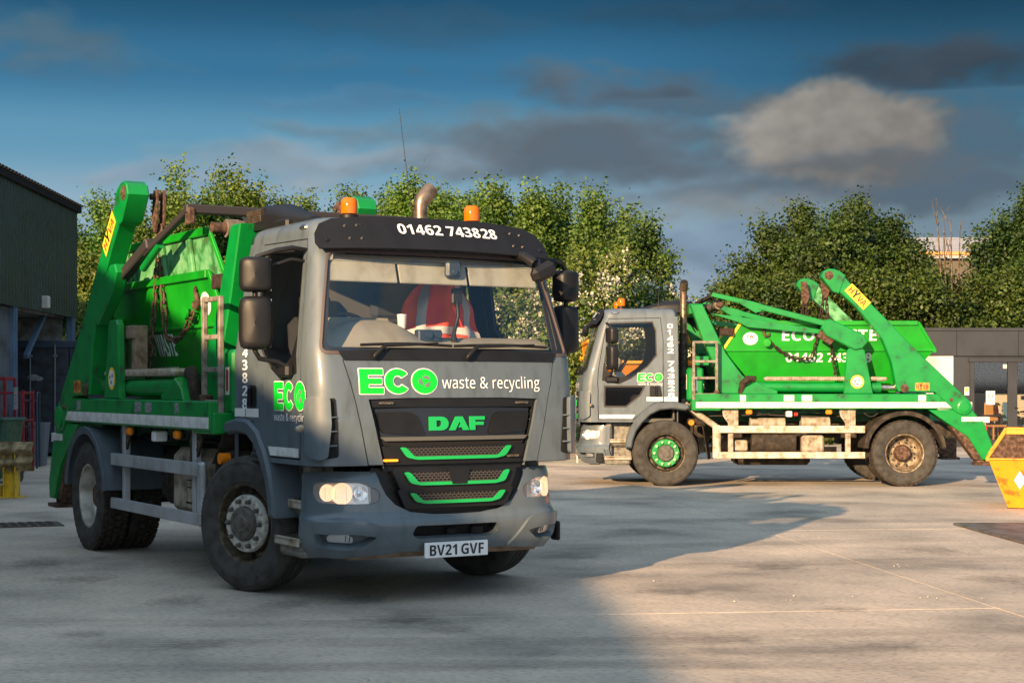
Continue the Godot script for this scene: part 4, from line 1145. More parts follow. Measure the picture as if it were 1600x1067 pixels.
		for s: float in [1.0, -1.0]:
			b = MB.new(); b.prism(XY, uy([[-2.47, 2.60], [-2.56, 2.62], [-3.08, 2.38], [-3.15, 2.26], [-3.06, 2.16], [-2.94, 2.14], [-2.50, 2.36], [-2.42, 2.48]]), 1.13 * s, 1.25 * s, .015); part("cover_arm", b, "green_paint", L)
			b = MB.new(); b.bar(Vector3(-2.5, 2.55, 1.16 * s), Vector3(-1.45, 2.82, 1.14 * s), .07, .09, Vector3.UP, .01); part("cover_arm", b, "green_paint", L)
			b = MB.new(); b.prism(XY, uy([[-1.5, 2.86], [-1.35, 2.90], [-.74, 3.04], [-.70, 2.98], [-1.15, 2.87], [-1.4, 2.72], [-1.5, 2.74]]), 1.11 * s, 1.17 * s, .006); part("cover_arm", b, "green_paint", L)
			b = MB.new(); b.prism(XY, uy([[-.7, 2.72], [-1.2, 2.66], [-2.6, 2.44], [-2.6, 2.38], [-1.3, 2.50], [-1.15, 2.58]]), .98 * s, 1.03 * s, .006); part("cover_link", b, "green_paint", L)
			b = MB.new(); b.box(Vector3(-2.5, 2.33, 1.16 * s), Vector3(.26, .12, .06), .01, Basis(Vector3(0, 0, 1), .6)); part("cover_bracket", b, "rust", L)
		b = MB.new(); b.bx(-.78, -.70, 2.96, 3.02, -1.14, 1.14, .01); part("cover_bar", b, "rust_dark", L)
	# exhaust on the nearside
	var zx := -.60
	b = MB.new(); b.cyl(Vector3(-.33, 1.3, zx), Vector3(-.33, 2.95, zx), .056, .056, 20); part("exhaust_pipe", b, "brown_pipe", L)
	b = MB.new(); b.tube([Vector3(-.33, 2.86, zx), Vector3(-.33, 3.08, zx), Vector3(-.33, 3.12, zx - .012), Vector3(-.33, 3.17, zx - .05), Vector3(-.33, 3.235, zx - .105)], [.058, .058, .07, .07, .062], 20)
	part("exhaust_stack", b, "brown_pipe", L)
	b = MB.new(); b.tube([Vector3(-.33, 3.231, zx - .1015), Vector3(-.33, 3.2372, zx - .107)], .056, 16); part("exhaust_mouth", b, "void_black", L)
	b = MB.new(); b.cyl(Vector3(-.33, 1.3, zx), Vector3(-.33, 2.42, zx), .068, .068, 18)
	var ex := part("exhaust_guard", b, "rim_steel", L)
	b = MB.new()
	for i in 36:
		for k in 9:
			var a := TAU * (k + (.5 if i % 2 else .0)) / 9.0
			var nn := Vector3(cos(a), 0, sin(a))
			b.box(Vector3(-.33, 1.34 + i * .03, zx) + nn * .068, Vector3(.006, .014, .02), .001, Basis(nn, Vector3.UP, nn.cross(Vector3.UP)))
	tag(part("guard_perforation", b, "void_black", ex), "", "", "", "stuff")
	b = MB.new(); b.tube([Vector3(-.33, 1.36, zx), Vector3(-.35, 1.28, -.75), Vector3(-.42, 1.2, -.98), Vector3(-.8, .93, -1.08)], .05, 12); part("exhaust_downpipe", b, "tan_steel", L)
	# tanks between the guards
	b = MB.new(); b.bx(-1.75, -1.0, .48, 1.05, .62, 1.07, .07)
	var tk := part("silencer_box", b, "tan_steel", L)
	b = MB.new()
	for i in 4: b.bx(-1.35, -1.12, .72 + .06 * i, .728 + .06 * i, 1.068, 1.074, .001)
	for i in 9: b.bx(-1.37 + .028 * i, -1.355 + .028 * i, .585, .605, 1.068, 1.074, .001)
	part("vent_slot", b, "void_black", tk)
	b = MB.new(); b.bx(-2.7, -1.8, .5, 1.0, .55, .85, .08); part("fuel_tank", b, "chassis", L)
	b = MB.new(); b.cyl(Vector3(-1.35, .70, -.92), Vector3(-2.05, .70, -.92), .21, .21, 20); b.bx(-1.6, -1.35, .5, .92, -1.06, -.8, .05); part("fuel_tank", b, "chassis", L)
	b = MB.new(); b.bx(-2.5, -2.15, .52, .80, -1.06, -.8, .03); part("battery_box", b, "tan_steel", L)
	b = MB.new(); b.bx(-1.3, -1.08, .55, .72, -1.05, -.85, .02); part("battery_box", b, "tan_steel", L)
	b = MB.new(); b.cyl(Vector3(-2.15, .98, -.92), Vector3(-2.6, .98, -.92), .11, .11, 16); b.cyl(Vector3(-1.35, .98, -.9), Vector3(-1.9, .98, -.9), .09, .09, 16); part("air_tank", b, "tan_steel", L)
	b = MB.new(); b.bx(-2.4, -1.2, .30, .48, -.4, .3, .05); part("spare_carrier", b, "chassis", L)

# ---------- skips ----------
func make_skip(called: String, label: String, category: String, at: Vector3, turn: float, m: String, o := {}) -> Node3D:
	var S := thing(called, label, category, at, turn, o.get("group", ""))
	var b := MB.new()
	# half section; x runs along the skip, y up from its floor; end lips at y .80, side plates up to 1.24
	var t := .012
	var fl := .02
	var F: float = o.get("floor", .98)
	for s: float in [1.0, -1.0]:
		b = MB.new()
		b.quad(Vector3(-F, fl, .62 * s), Vector3(F, fl, .62 * s), Vector3(1.66, .80, .84 * s), Vector3(-1.66, .80, .84 * s), Vector3.ZERO + Vector3(0, .5, 0))
		b.quad(Vector3(-F, fl, (.62 - t) * s), Vector3(F, fl, (.62 - t) * s), Vector3(1.66, .80, (.84 - t) * s), Vector3(-1.66, .80, (.84 - t) * s), Vector3(0, .5, 2.0 * s))
		part("lower_side", b, m, S)
		b = MB.new()
		b.quad(Vector3(-1.66, .81, .842 * s), Vector3(1.66, .81, .842 * s), Vector3(1.38, 1.24, .90 * s), Vector3(-1.38, 1.24, .90 * s), Vector3(0, .5, 0))
		b.quad(Vector3(-1.66, .81, (.842 - t) * s), Vector3(1.66, .81, (.842 - t) * s), Vector3(1.38, 1.24, (.90 - t) * s), Vector3(-1.38, 1.24, (.90 - t) * s), Vector3(0, .5, 2.0 * s))
		part("upper_side", b, o.get("upper", m), S)
		b = MB.new(); b.bar(Vector3(-1.69, .805, .848 * s), Vector3(1.69, .805, .848 * s), .035, .03); part("side_ledge", b, o.get("ledge", m), S)
		b = MB.new(); b.bar(Vector3(-1.39, 1.235, .905 * s), Vector3(1.39, 1.235, .905 * s), .05, .07); part("top_rim", b, o.get("rim", m), S)
		for e: float in [1.0, -1.0]:
			b = MB.new(); b.bar(Vector3(1.40 * e, 1.25, .90 * s), Vector3(1.68 * e, .81, .845 * s), .045, .03, Vector3(0, 0, 1)); part("end_edge", b, o.get("edge", m) if e > 0 else m, S)
		for q: float in ([] if o.has("no_lugs") else [-1.0, 1.0]):
			b = MB.new(); b.cyl(Vector3(q, .92, .86 * s), Vector3(q, .92, .96 * s), .035, .035, 12); b.lathe(Transform3D(Basis(Vector3(1, 0, 0), Vector3(0, 0, s), Vector3(0, -s, 0)), Vector3(q, .92, .955 * s)), [Vector2(.06, 0), Vector2(.06, .02), Vector2(0, .022)], 14); part("lifting_lug", b, o.get("lug", m), S)
		for q: float in o.get("ribs", []):
			b = MB.new(); b.bar(Vector3(q, .82, .862 * s), Vector3(q, 1.2, .912 * s), .04, .09, Vector3(1, 0, 0), .012); part("side_rib", b, m, S)
	for e: float in [1.0, -1.0]:
		b = MB.new()
		b.quad(Vector3(F * e, fl, -.62), Vector3(F * e, fl, .62), Vector3(1.66 * e, .80, .84), Vector3(1.66 * e, .80, -.84), Vector3(0, .5, 0))
		b.quad(Vector3((F - t) * e, fl, -.62), Vector3((F - t) * e, fl, .62), Vector3((1.66 - t) * e, .80, .84), Vector3((1.66 - t) * e, .80, -.84), Vector3(3.0 * e, 1.0, 0))
		part("end_plate", b, m if not o.has("end") else o.end, S)
		b = MB.new(); b.bar(Vector3(1.67 * e, .80, -.86), Vector3(1.67 * e, .80, .86), .06, .06); part("end_lip", b, m, S)
	b = MB.new(); b.bx(-F - .01, F + .01, 0, .02, -.63, .63, .004); part("skip_floor", b, "skip_inside", S)
	b = MB.new()
	for s: float in [1.0, -1.0]:
		b.quad(Vector3(-.96, .03, .60 * s), Vector3(.96, .03, .60 * s), Vector3(1.36, 1.2, .88 * s), Vector3(-1.36, 1.2, .88 * s), Vector3(0, .5, 3.0 * s))
	part("skip_lining", b, "skip_inside", S)
	return S

func skip_text(S: Node3D, s: float, words_y: float, phone_y: float, words_w: float, words_h: float, phone_w: float, phone_h: float, xo: float) -> void:
	var lower := func(u: float, y: float) -> Vector3: return Vector3(-u * s, y, (.62 + .22 * (y - .02) / .78) * s)
	var upper := func(u: float, y: float) -> Vector3: return Vector3(-u * s, y, (.842 + .058 * (y - .81) / .43) * s)
	lettering("lettering", "ECO WASTE", true, upper if words_y > .8 else lower, -xo * s + words_w / 2, words_y, words_w, words_h, .006, "white_vinyl", S)
	lettering("lettering", "01462 743828", true, upper if phone_y > .8 else lower, -xo * s + phone_w / 2, phone_y, phone_w, phone_h, .006, "white_vinyl", S)
	var b := MB.new()
	b.sheet(disc(-1.25 * s, .99, .12, .10), [], upper, 1, 1, .004)
	var st := part("round_sticker", b, "plate_white", S)
	lettering("sticker_mark", "rw", true, upper, -1.25 * s + .05, 1.0, .10, .05, .007, "red_ink", st)

# ---------- sky ----------
var cloud_noise := FastNoiseLite.new()
var blobs := []
func srgb3(r: float, g: float, b: float) -> Vector3: return Vector3(r, g, b) / 255.0

func sky_color(az: float, el: float, sun_az: float, sun_el: float) -> Color:
	# az to the right of the view axis, el above the horizon, both in degrees
	var stops := [[0.0, srgb3(160, 172, 182)], [4.0, srgb3(156, 176, 190)], [6.0, srgb3(138, 166, 184)], [8.5, srgb3(92, 144, 172)], [11.0, srgb3(52, 108, 144)], [13.6, srgb3(30, 76, 106)], [30.0, srgb3(40, 92, 136)], [90.0, srgb3(50, 96, 142)]]
	var c: Vector3 = stops[0][1]
	for i in stops.size() - 1:
		if el >= stops[i][0]:
			var k := clampf((el - stops[i][0]) / (stops[i + 1][0] - stops[i][0]), 0.0, 1.0)
			c = (stops[i][1] as Vector3).lerp(stops[i + 1][1], k * k * (3.0 - 2.0 * k))
	var inview := (1.0 - smoothstep(20.0, 40.0, absf(az))) * (1.0 - smoothstep(14.0, 26.0, el))
	var dk := 1.0 - .22 * smoothstep(0.0, 16.0, az) * inview
	c *= dk
	# clouds of the view
	var wx := cloud_noise.get_noise_2d(az * 4.0, el * 9.0) ; var wy := cloud_noise.get_noise_2d(az * 4.0 + 500.0, el * 9.0)
	var f2 := cloud_noise.get_noise_2d(az * 14.0 + 90.0, el * 34.0)
	if inview > 0.0:
		for b: Array in blobs:
			var big: bool = b[7] > 0.0
			var dx: float = (az - b[0] + wx * (.8 if big else 3.0)) / b[2]; var dy: float = (el - b[1] + wy * (.5 if big else .75)) / b[3]
			var r := sqrt(dx * dx + dy * dy) + (absf(cloud_noise.get_noise_2d(az * 20.0, el * 30.0)) * .13 - .02 if big else f2 * .22)
			var a: float = b[5] * (1.0 - smoothstep(.70 if big else .2, 1.02 if big else 1.2, r)) * inview
			var cc: Vector3 = b[4]
			if big: cc *= 1.0 + .10 * cloud_noise.get_noise_2d(az * 18.0, el * 26.0) - .14 * clampf(dx * .7 + maxf(-dy, 0.0) * .9, -.6, 1.2)
			else: cc *= 1.0 + .12 * clampf(dy, -1.0, 1.0) + .10 * wy
			c = c.lerp(cc, a)
	# unseen clouds, added bright overhead and sunward as fill light, fewer low down
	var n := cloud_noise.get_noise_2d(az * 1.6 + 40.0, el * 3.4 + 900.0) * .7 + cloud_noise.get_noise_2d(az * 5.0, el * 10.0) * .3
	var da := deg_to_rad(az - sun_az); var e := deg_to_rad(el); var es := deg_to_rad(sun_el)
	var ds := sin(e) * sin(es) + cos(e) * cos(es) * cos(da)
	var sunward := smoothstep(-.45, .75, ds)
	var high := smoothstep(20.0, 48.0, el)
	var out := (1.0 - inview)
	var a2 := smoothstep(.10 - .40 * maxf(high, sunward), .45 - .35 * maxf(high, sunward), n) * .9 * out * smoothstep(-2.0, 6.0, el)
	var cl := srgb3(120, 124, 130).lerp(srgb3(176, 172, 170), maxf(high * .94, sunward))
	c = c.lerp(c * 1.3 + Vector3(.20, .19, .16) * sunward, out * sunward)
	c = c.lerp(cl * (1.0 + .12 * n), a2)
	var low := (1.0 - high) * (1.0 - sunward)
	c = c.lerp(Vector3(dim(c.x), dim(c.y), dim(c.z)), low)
	return Color(clampf(c.x, 0, 1), clampf(c.y, 0, 1), clampf(c.z, 0, 1))

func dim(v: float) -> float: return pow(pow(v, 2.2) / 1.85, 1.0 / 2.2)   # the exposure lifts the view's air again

func make_sky(sun_az: float, sun_el: float) -> Sky:
	cloud_noise.seed = 7; cloud_noise.frequency = .045; cloud_noise.fractal_octaves = 5; cloud_noise.fractal_gain = .5
	# px, py, half width, half height, r, g, b, opacity
	for q: Array in [[40, 70, 130, 60, 92, 104, 112, .55], [80, 120, 150, 30, 90, 110, 125, .4], [480, 205, 110, 16, 108, 128, 142, .6], [560, 160, 160, 20, 88, 122, 150, .4], [700, 40, 200, 30, 60, 85, 105, .35], [500, 95, 90, 18, 70, 105, 130, .3],
			[1100, 20, 260, 26, 48, 72, 92, .45], [860, 122, 150, 34, 84, 96, 108, .85], [1020, 160, 190, 40, 78, 92, 106, .85], [1480, 112, 250, 46, 58, 70, 82, .95], [1250, 165, 260, 36, 66, 80, 92, .8],
			[820, 215, 320, 46, 98, 110, 120, .8], [560, 250, 330, 34, 140, 150, 160, .75], [900, 255, 330, 44, 92, 104, 116, .85], [400, 275, 200, 22, 150, 158, 168, .5], [1000, 230, 260, 50, 84, 95, 106, .75], [1180, 300, 240, 44, 96, 106, 116, .7], [1540, 215, 130, 46, 66, 78, 90, .9], [1490, 290, 300, 50, 72, 84, 96, .9],
			[1150, 335, 140, 30, 132, 134, 136, .55], [1120, 400, 240, 50, 108, 128, 150, .7], [1080, 430, 150, 14, 140, 158, 178, .5], [200, 285, 140, 22, 150, 150, 160, .4]]:
		blobs.append([rad_to_deg(atan((q[0] - 800) / 2541.5)), rad_to_deg(atan((604 - q[1]) / 2541.5)), q[2] / 44.4, q[3] / 44.4, srgb3(q[4], q[5], q[6]), q[7], 0, 0])
	blobs.append([rad_to_deg(atan((1308 - 800) / 2541.5)), rad_to_deg(atan((604 - 218) / 2541.5)), 194 / 44.4, 90 / 44.4, srgb3(134, 130, 125), 1.0, 0, 1])
	blobs.append([rad_to_deg(atan((1330 - 800) / 2541.5)), rad_to_deg(atan((604 - 270) / 2541.5)), 200 / 44.4, 26 / 44.4, srgb3(92, 100, 108), .75, 0, 0])
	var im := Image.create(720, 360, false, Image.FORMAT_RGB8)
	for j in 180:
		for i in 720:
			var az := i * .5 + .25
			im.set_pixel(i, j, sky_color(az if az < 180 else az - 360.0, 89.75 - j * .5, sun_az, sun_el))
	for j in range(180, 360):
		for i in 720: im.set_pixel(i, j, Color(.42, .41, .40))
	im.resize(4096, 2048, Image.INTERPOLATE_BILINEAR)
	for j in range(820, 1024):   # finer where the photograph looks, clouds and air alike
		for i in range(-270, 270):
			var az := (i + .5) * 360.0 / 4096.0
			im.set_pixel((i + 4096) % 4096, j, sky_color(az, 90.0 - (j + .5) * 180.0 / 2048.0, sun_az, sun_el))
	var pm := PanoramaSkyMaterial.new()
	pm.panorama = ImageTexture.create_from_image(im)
	var sky := Sky.new()
	sky.sky_material = pm
	return sky

# a point on the map: picture column at a given depth, for laying out the far things
func gx(px: float, d: float) -> float: return (px - 800.0) / 2541.5 * d

# ---------- plants ----------
var clump_meshes := []
func leaf_clump(sd: int, n: int, spread: float, leaf: float, wide: float) -> ArrayMesh:
	var r := RandomNumberGenerator.new(); r.seed = sd
	var b := MB.new()
	for i in n:
		var p := Vector3(r.randfn(), r.randfn() * .8, r.randfn()) * spread
		var d := Vector3(r.randf_range(-1, 1), r.randf_range(-.5, .9), r.randf_range(-1, 1)).normalized()
		var w := d.cross(Vector3(r.randf_range(-1, 1), r.randf_range(-1, 1), r.randf_range(-1, 1))).normalized()
		var nn := d.cross(w)
		if nn.y < 0: nn = -nn
		nn = (nn + (p / spread * .30 + Vector3(0, .15, 0))).normalized()
		var l := leaf * r.randf_range(.7, 1.25)
		var a := p - d * l * .5; var t := p + d * l * .5; var s1 := p + w * l * wide + nn * l * .08; var s2 := p - w * l * wide + nn * l * .08
		b.tri(a, s1, t, nn, nn, nn); b.tri(a, t, s2, nn, nn, nn)
	return b.mesh()

func leaf_mat(key: String, rough: float, back: Color) -> void:
	var m := mat(key, Color.WHITE, rough)
	m.vertex_color_use_as_albedo = true
	m.backlight_enabled = true; m.backlight = back

func crown(called: String, pts: Array, cols: Array, m: String, meshes: Array, parent: Node3D, r: RandomNumberGenerator, scale_lo := .8, scale_hi := 1.3) -> void:
	var per := meshes.size()
	for k in per:
		var mm := MultiMesh.new()
		mm.transform_format = MultiMesh.TRANSFORM_3D; mm.use_colors = true
		mm.mesh = meshes[k]
		var ids := []
		for i in range(k, pts.size(), per): ids.append(i)
		mm.instance_count = ids.size()
		for j in ids.size():
			var bs := Basis(Vector3.UP, r.randf() * TAU) * Basis(Vector3.RIGHT, r.randf_range(-.6, .6))
			mm.set_instance_transform(j, Transform3D(bs.scaled(Vector3.ONE * r.randf_range(scale_lo, scale_hi)), pts[ids[j]]))
			mm.set_instance_color(j, cols[ids[j]])
		var o := MultiMeshInstance3D.new()
		o.name = called
		o.multimesh = mm; o.material_override = M[m]
		parent.add_child(o, true)
		tag(o, "", "", "", "stuff")

func tree(called: String, label: String, category: String, x: float, d: float, H: float, R: float, sd: int, o := {}) -> void:
	var r := RandomNumberGenerator.new(); r.seed = sd
	var T := thing(called, label, category, Vector3(x, 0, -d), 0.0, o.get("group", ""))
	var base: float = o.get("base", .12) * H
	var dens: float = o.get("dens", 1.0)
	var wood := MB.new()
	var trunks: int = o.get("trunks", 1)
	var tips := []
	for k in trunks:
		var a := r.randf() * TAU
		var lean := Vector3(cos(a), 0, sin(a)) * R * (.05 if trunks == 1 else .4)
		var p := [Vector3(lean.x * .2, -.1, lean.z * .2), Vector3(lean.x * .5, H * .3, lean.z * .5), lean + Vector3(r.randfn() * .1, H * .6, r.randfn() * .1), lean * 1.3 + Vector3(r.randfn() * .2, H * .92, r.randfn() * .2)]
		var r0: float = .022 * H / sqrt(trunks)
		wood.tube(p, [r0 * 1.3, r0, r0 * .6, r0 * .15], 7)
		var nb: int = o.get("limbs", 19)
		for i in nb:
			var h := lerpf(base + .1 * H, H * .86, (i + r.randf()) / nb)
			var f := (h - base) / (H - base)
			var rad := R * sqrt(maxf(.08, 1.0 - pow(absf(f * 1.9 - .85), 2.2))) * r.randf_range(.62, 1.05)
			var an := TAU * (i * .382 + r.randf() * .25)
			var s0: Vector3 = (p[1] as Vector3).lerp(p[2], clampf(h / H * 1.6 - .55, 0, 1)); s0.y = h * .82
			var e := Vector3(cos(an) * rad + lean.x, h + rad * .28, sin(an) * rad + lean.z)
			wood.tube([s0, s0.lerp(e, .5) + Vector3(0, .08 * rad, 0), e], [r0 * .4, r0 * .25, r0 * .08], 5)
			tips.append([s0.lerp(e, .45), e, rad])
		tips.append([p[2], p[3], R * .5])
	part("trunk", wood, o.get("bark", "bark"), T)
	var pts := []; var cols := []
	var n := int(o.get("n", 1500) * dens * 1.02)
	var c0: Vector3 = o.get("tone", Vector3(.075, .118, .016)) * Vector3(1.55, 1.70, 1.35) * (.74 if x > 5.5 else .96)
	while pts.size() < n:
		var ti := r.randi() % tips.size()
		var t: Array = tips[ti]
		var k := r.randf()
		var q: Vector3 = (t[0] as Vector3).lerp(t[1], sqrt(k))
		var spread: float = clampf(t[2] * .34, .25, .8) * o.get("loose", 1.0)
		var c := q + Vector3(r.randfn(), r.randfn() * .75, r.randfn()) * spread * .45
		if c.y < base * .6 or c.y > H * 1.02: continue
		var own := fposmod(sin(ti * 12.9898 + sd) * 437.585, 1.0)
		var tone := clampf((.80 + .22 * r.randfn()) * (.62 + .66 * own), .3, 1.4)
		var warm := r.randf_range(.72, .98) + .22 * fposmod(own * 7.0, 1.0)
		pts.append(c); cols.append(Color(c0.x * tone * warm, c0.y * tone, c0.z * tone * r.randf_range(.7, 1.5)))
	# upright shoots that break the outline
	for i in int(o.get("shoots", 26) * 1.5):
		var t: Array = tips[r.randi() % tips.size()]
		var s: Vector3 = t[1] + Vector3(r.randfn(), -1.0, r.randfn()) * .14
		if s.y < H * .5: continue
		var ln := r.randf_range(.35, 1.0) * H / 8.0
		var dir := Vector3(r.randfn() * .22, 1, r.randfn() * .22)
		for j in 9:
			pts.append(s + dir * ln * j / 8.0 + Vector3(r.randfn(), r.randfn(), r.randfn()) * .07 * (1.4 - j / 8.0))
			var tone := r.randf_range(.7, 1.25)
			cols.append(Color(c0.x * tone * 1.1, c0.y * tone, c0.z * tone))
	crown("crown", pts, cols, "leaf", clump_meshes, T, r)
	if o.has("blossom"):
		var bp := []; var bc := []
		for i in int(o.blossom):
			var q: Vector3 = pts[r.randi() % n]
			var away := Vector3(q.x, (q.y - H * .5) * .8, q.z).normalized()
			bp.append(q + away * r.randf_range(.1, .3)); bc.append(Color(.62, .60, .46) * r.randf_range(.75, 1.1))
		crown("blossom", bp, bc, "blossom", [leaf_clump(77, 11, .10, .075, .45)], T, r, .7, 1.3)

# ---------- the yard ----------
func _ready() -> void:
	rng.seed = 4
	# camera, sky, sun, exposure
	var cam := Camera3D.new()
	cam.projection = Camera3D.PROJECTION_FRUSTUM
	cam.near = .05; cam.far = 900.0
	cam.size = .05 * 2.0 * 533.5 / 2541.5
	cam.frustum_offset = Vector2(0, .05 * 70.3 / 2541.5)
	cam.position = Vector3(0, 1.5666, 0)
	cam.name = "camera"
	add_child(cam)
	var to_sun := Vector3(-.4276, .2840, .8582).normalized()
	var sun_az := rad_to_deg(atan2(to_sun.x, -to_sun.z)); var sun_el := rad_to_deg(asin(to_sun.y))
	var we := WorldEnvironment.new()
	we.name = "daylight"
	var env := Environment.new()
	env.background_mode = Environment.BG_SKY
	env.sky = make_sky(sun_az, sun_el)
	env.background_energy_multiplier = 1.0
	env.tonemap_mode = Environment.TONE_MAPPER_LINEAR
	env.tonemap_exposure = 2.12
	env.sdfgi_enabled = true; env.ssao_enabled = true; env.ssil_enabled = true
	we.environment = env
	add_child(we)
	var sun := DirectionalLight3D.new()
	sun.name = "sun"
	sun.light_energy = 1.6; sun.light_color = Color(1.0, .835, .64); sun.light_angular_distance = .6; sun.shadow_enabled = true
	add_child(sun)
	sun.look_at_from_position(Vector3.ZERO, -to_sun)
	make_materials()
	leaf_mat("leaf", .55, Color(.55, .75, .15)); leaf_mat("blossom", .8, Color(.5, .5, .4))
	for i in 4: clump_meshes.append(leaf_clump(200 + i, 24, .19, .105, .32))
	build_ground()
	build_left()
	build_right()
	build_green()
	build_lorries()

func build_ground() -> void:
	var b := MB.new()
	b.quad(Vector3(-400, -.03, 60), Vector3(400, -.03, 60), Vector3(400, -.03, -700), Vector3(-400, -.03, -700), Vector3(0, -50, 0))
	tag(part("ground", b, "soil", self), "", "", "", "structure")
	var yard := Node3D.new()
	yard.name = "concrete_yard"
	add_child(yard, true)
	tag(yard, "", "", "", "structure")
	yard.position = Vector3(.4, 0, -11.15); yard.rotation.y = deg_to_rad(6.5)
	var S := 6.2
	for j in range(-4, 6):
		for i in range(-5, 5):
			if i == -2: continue
			var x := i * S + 3.05 - (S if i == -1 else 0.0); var z := -j * S; var wide := S * (2.0 if i == -1 else 1.0)
			b = MB.new()
			var dz := rng.randf_range(-.002, .002)
			b.bx(x + .003, x + wide - .003, -.12, dz + .002, z - S + .003, z - .003, .005)
			part("concrete_slab", b, "concrete_%d" % (rng.randi() % 3), yard)
	b = MB.new(); b.bx(-5 * S + 3.0, 5 * S + 3.0, -.13, -.0065, -6.0 * S, 4.9 * S, .001); part("joint_filler", b, "joint_grey", yard)
	var inv := yard.transform.affine_inverse()
	var cn := FastNoiseLite.new(); cn.seed = 12; cn.frequency = .03
	var blot := Image.create(128, 128, false, Image.FORMAT_RGBA8)
	var streak := Image.create(256, 64, false, Image.FORMAT_RGBA8)
	for y in 128:
		for x in 128:
			var r := Vector2(x - 63.5, y - 63.5).length() / 63.5 + cn.get_noise_2d(x * 1.6, y * 1.6) * .55
			blot.set_pixel(x, y, Color(.13, .13, .135, .30 * (1.0 - smoothstep(.05, .9, r)) * (.75 + .5 * cn.get_noise_2d(x * 5.0, y * 5.0))))
	for y in 64:
		for x in 256:
			var e := smoothstep(0.0, 60.0, x) * (1.0 - smoothstep(190.0, 255.0, x)) * (1.0 - smoothstep(.5, 1.0, absf(y - 31.5) / 31.5))
			streak.set_pixel(x, y, Color(.16, .16, .17, clampf(.15 * e * (.65 + 1.1 * cn.get_noise_2d(x * .5, y * 4.0)), 0, 1)))
	for q: Array in [["oil_stain", blot], ["tyre_mark", streak]]:
		var m := mat(q[0], Color.WHITE, .75)
		m.transparency = BaseMaterial3D.TRANSPARENCY_ALPHA; m.albedo_texture = ImageTexture.create_from_image(q[1])
	for q: Array in [[135, 905, .5, .5], [280, 940, .4, .5], [445, 945, .35, .4], [575, 935, .3, .5], [60, 880, .4, .8], [620, 968, .45, .4], [130, 992, .3, .25], [700, 985, .35, .3], [1210, 886, .5, .5], [1318, 953, .35, .22], [1050, 925, .5, .4], [1120, 1000, .6, .3], [1560, 905, .5, .5], [1450, 860, .6, .7], [1000, 830, .6, .6], [1250, 800, .7, .7], [300, 1010, .5, .3], [1380, 1010, .5, .3], [900, 870, .5, .5], [540, 905, .5, .6]]:
		var dd: float = 3981.6 / (q[1] - 603.8)
		var pl := PlaneMesh.new(); pl.size = Vector2(q[2] * 2.0, q[3] * 2.0); pl.material = M.oil_stain
		copy_part("oil_stain", pl, yard, inv * Transform3D(Basis(Vector3.UP, rng.randf() * .8 - .4), Vector3(gx(q[0], dd), .005 + rng.randf() * .002, -dd)))
	for q: Array in [[1250, 1018, 4.6, .22, .05], [1330, 990, 4.4, .25, .09], [1150, 1042, 3.6, .22, -.03], [600, 1005, 4.5, .3, .02], [350, 975, 4.0, .3, -.05], [760, 1040, 3.5, .25, .04], [1300, 880, 6.0, .35, .18], [1200, 850, 6.0, .35, .22], [1350, 815, 7.0, .4, -.04], [400, 1045, 3.6, .22, .0]]:
		var dd: float = 3981.6 / (q[1] - 603.8)
		var pl := PlaneMesh.new(); pl.size = Vector2(q[2], q[3] * 1.6); pl.material = M.tyre_mark
		copy_part("tyre_mark", pl, yard, inv * Transform3D(Basis(Vector3.UP, q[4]), Vector3(gx(q[0], dd), .008 + rng.randf() * .003, -dd)))
	# sand washed along a joint, drain cover, loose stones
	b = MB.new()
	for i in 60:
		var p := Vector3(rng.randf_range(-8, 9), .004, rng.randf_range(-28, -8.5))
		if i < 16: p = Vector3(1.4 + i * .14 + rng.randfn() * .05, .004, -11.9 + i * .02 - .25 * i * .1 + rng.randfn() * .06)
		if i >= 16 and i < 24: p = Vector3(gx(1415, 14.1) + rng.randfn() * .05, .004, -14.1 + rng.randfn() * .06)
		var s := rng.randf_range(.004, .012)
		b.box(p + Vector3(0, s * .4, 0), Vector3(s * 1.5, s, s), s * .3, Basis(Vector3.UP, rng.randf() * 3.0))
	tag(part("loose_stones", b, "pebble", self), "", "", "", "stuff")
	var dc := thing("drain_cover", "dark iron drain cover set in the concrete behind the near lorry", "drain cover", Vector3(gx(30, 18.3), .004, -18.3), .4)
	b = MB.new(); b.bx(-.45, .45, 0, .012, -.3, .3, .004); part("cover_frame", b, "rim_steel", dc)
	for i in 8:
		b = MB.new(); b.bx(-.4 + i * .1, -.34 + i * .1, .012, .018, -.26, .26, .002); part("cover_bar", b, "rust_dark", dc)
	var sp := thing("steel_road_plate", "large flat steel road plate lying on the concrete in front of the yellow skip", "steel plate", Vector3(gx(1490, 18.35), 0, -18.35), 0.0)
	b = MB.new(); b.prism(Transform3D(Basis(Vector3(1, 0, 0), Vector3(0, 0, -1), Vector3(0, 1, 0)), Vector3.ZERO), [Vector2(0, 0), Vector2(4.0, .15), Vector2(4.1, -4.5), Vector2(.18, -4.4)].map(func(q: Vector2) -> Vector2: return Vector2(q.x, q.y)), .004, .03, .006)
	part("plate", b, "plate_steel", sp)

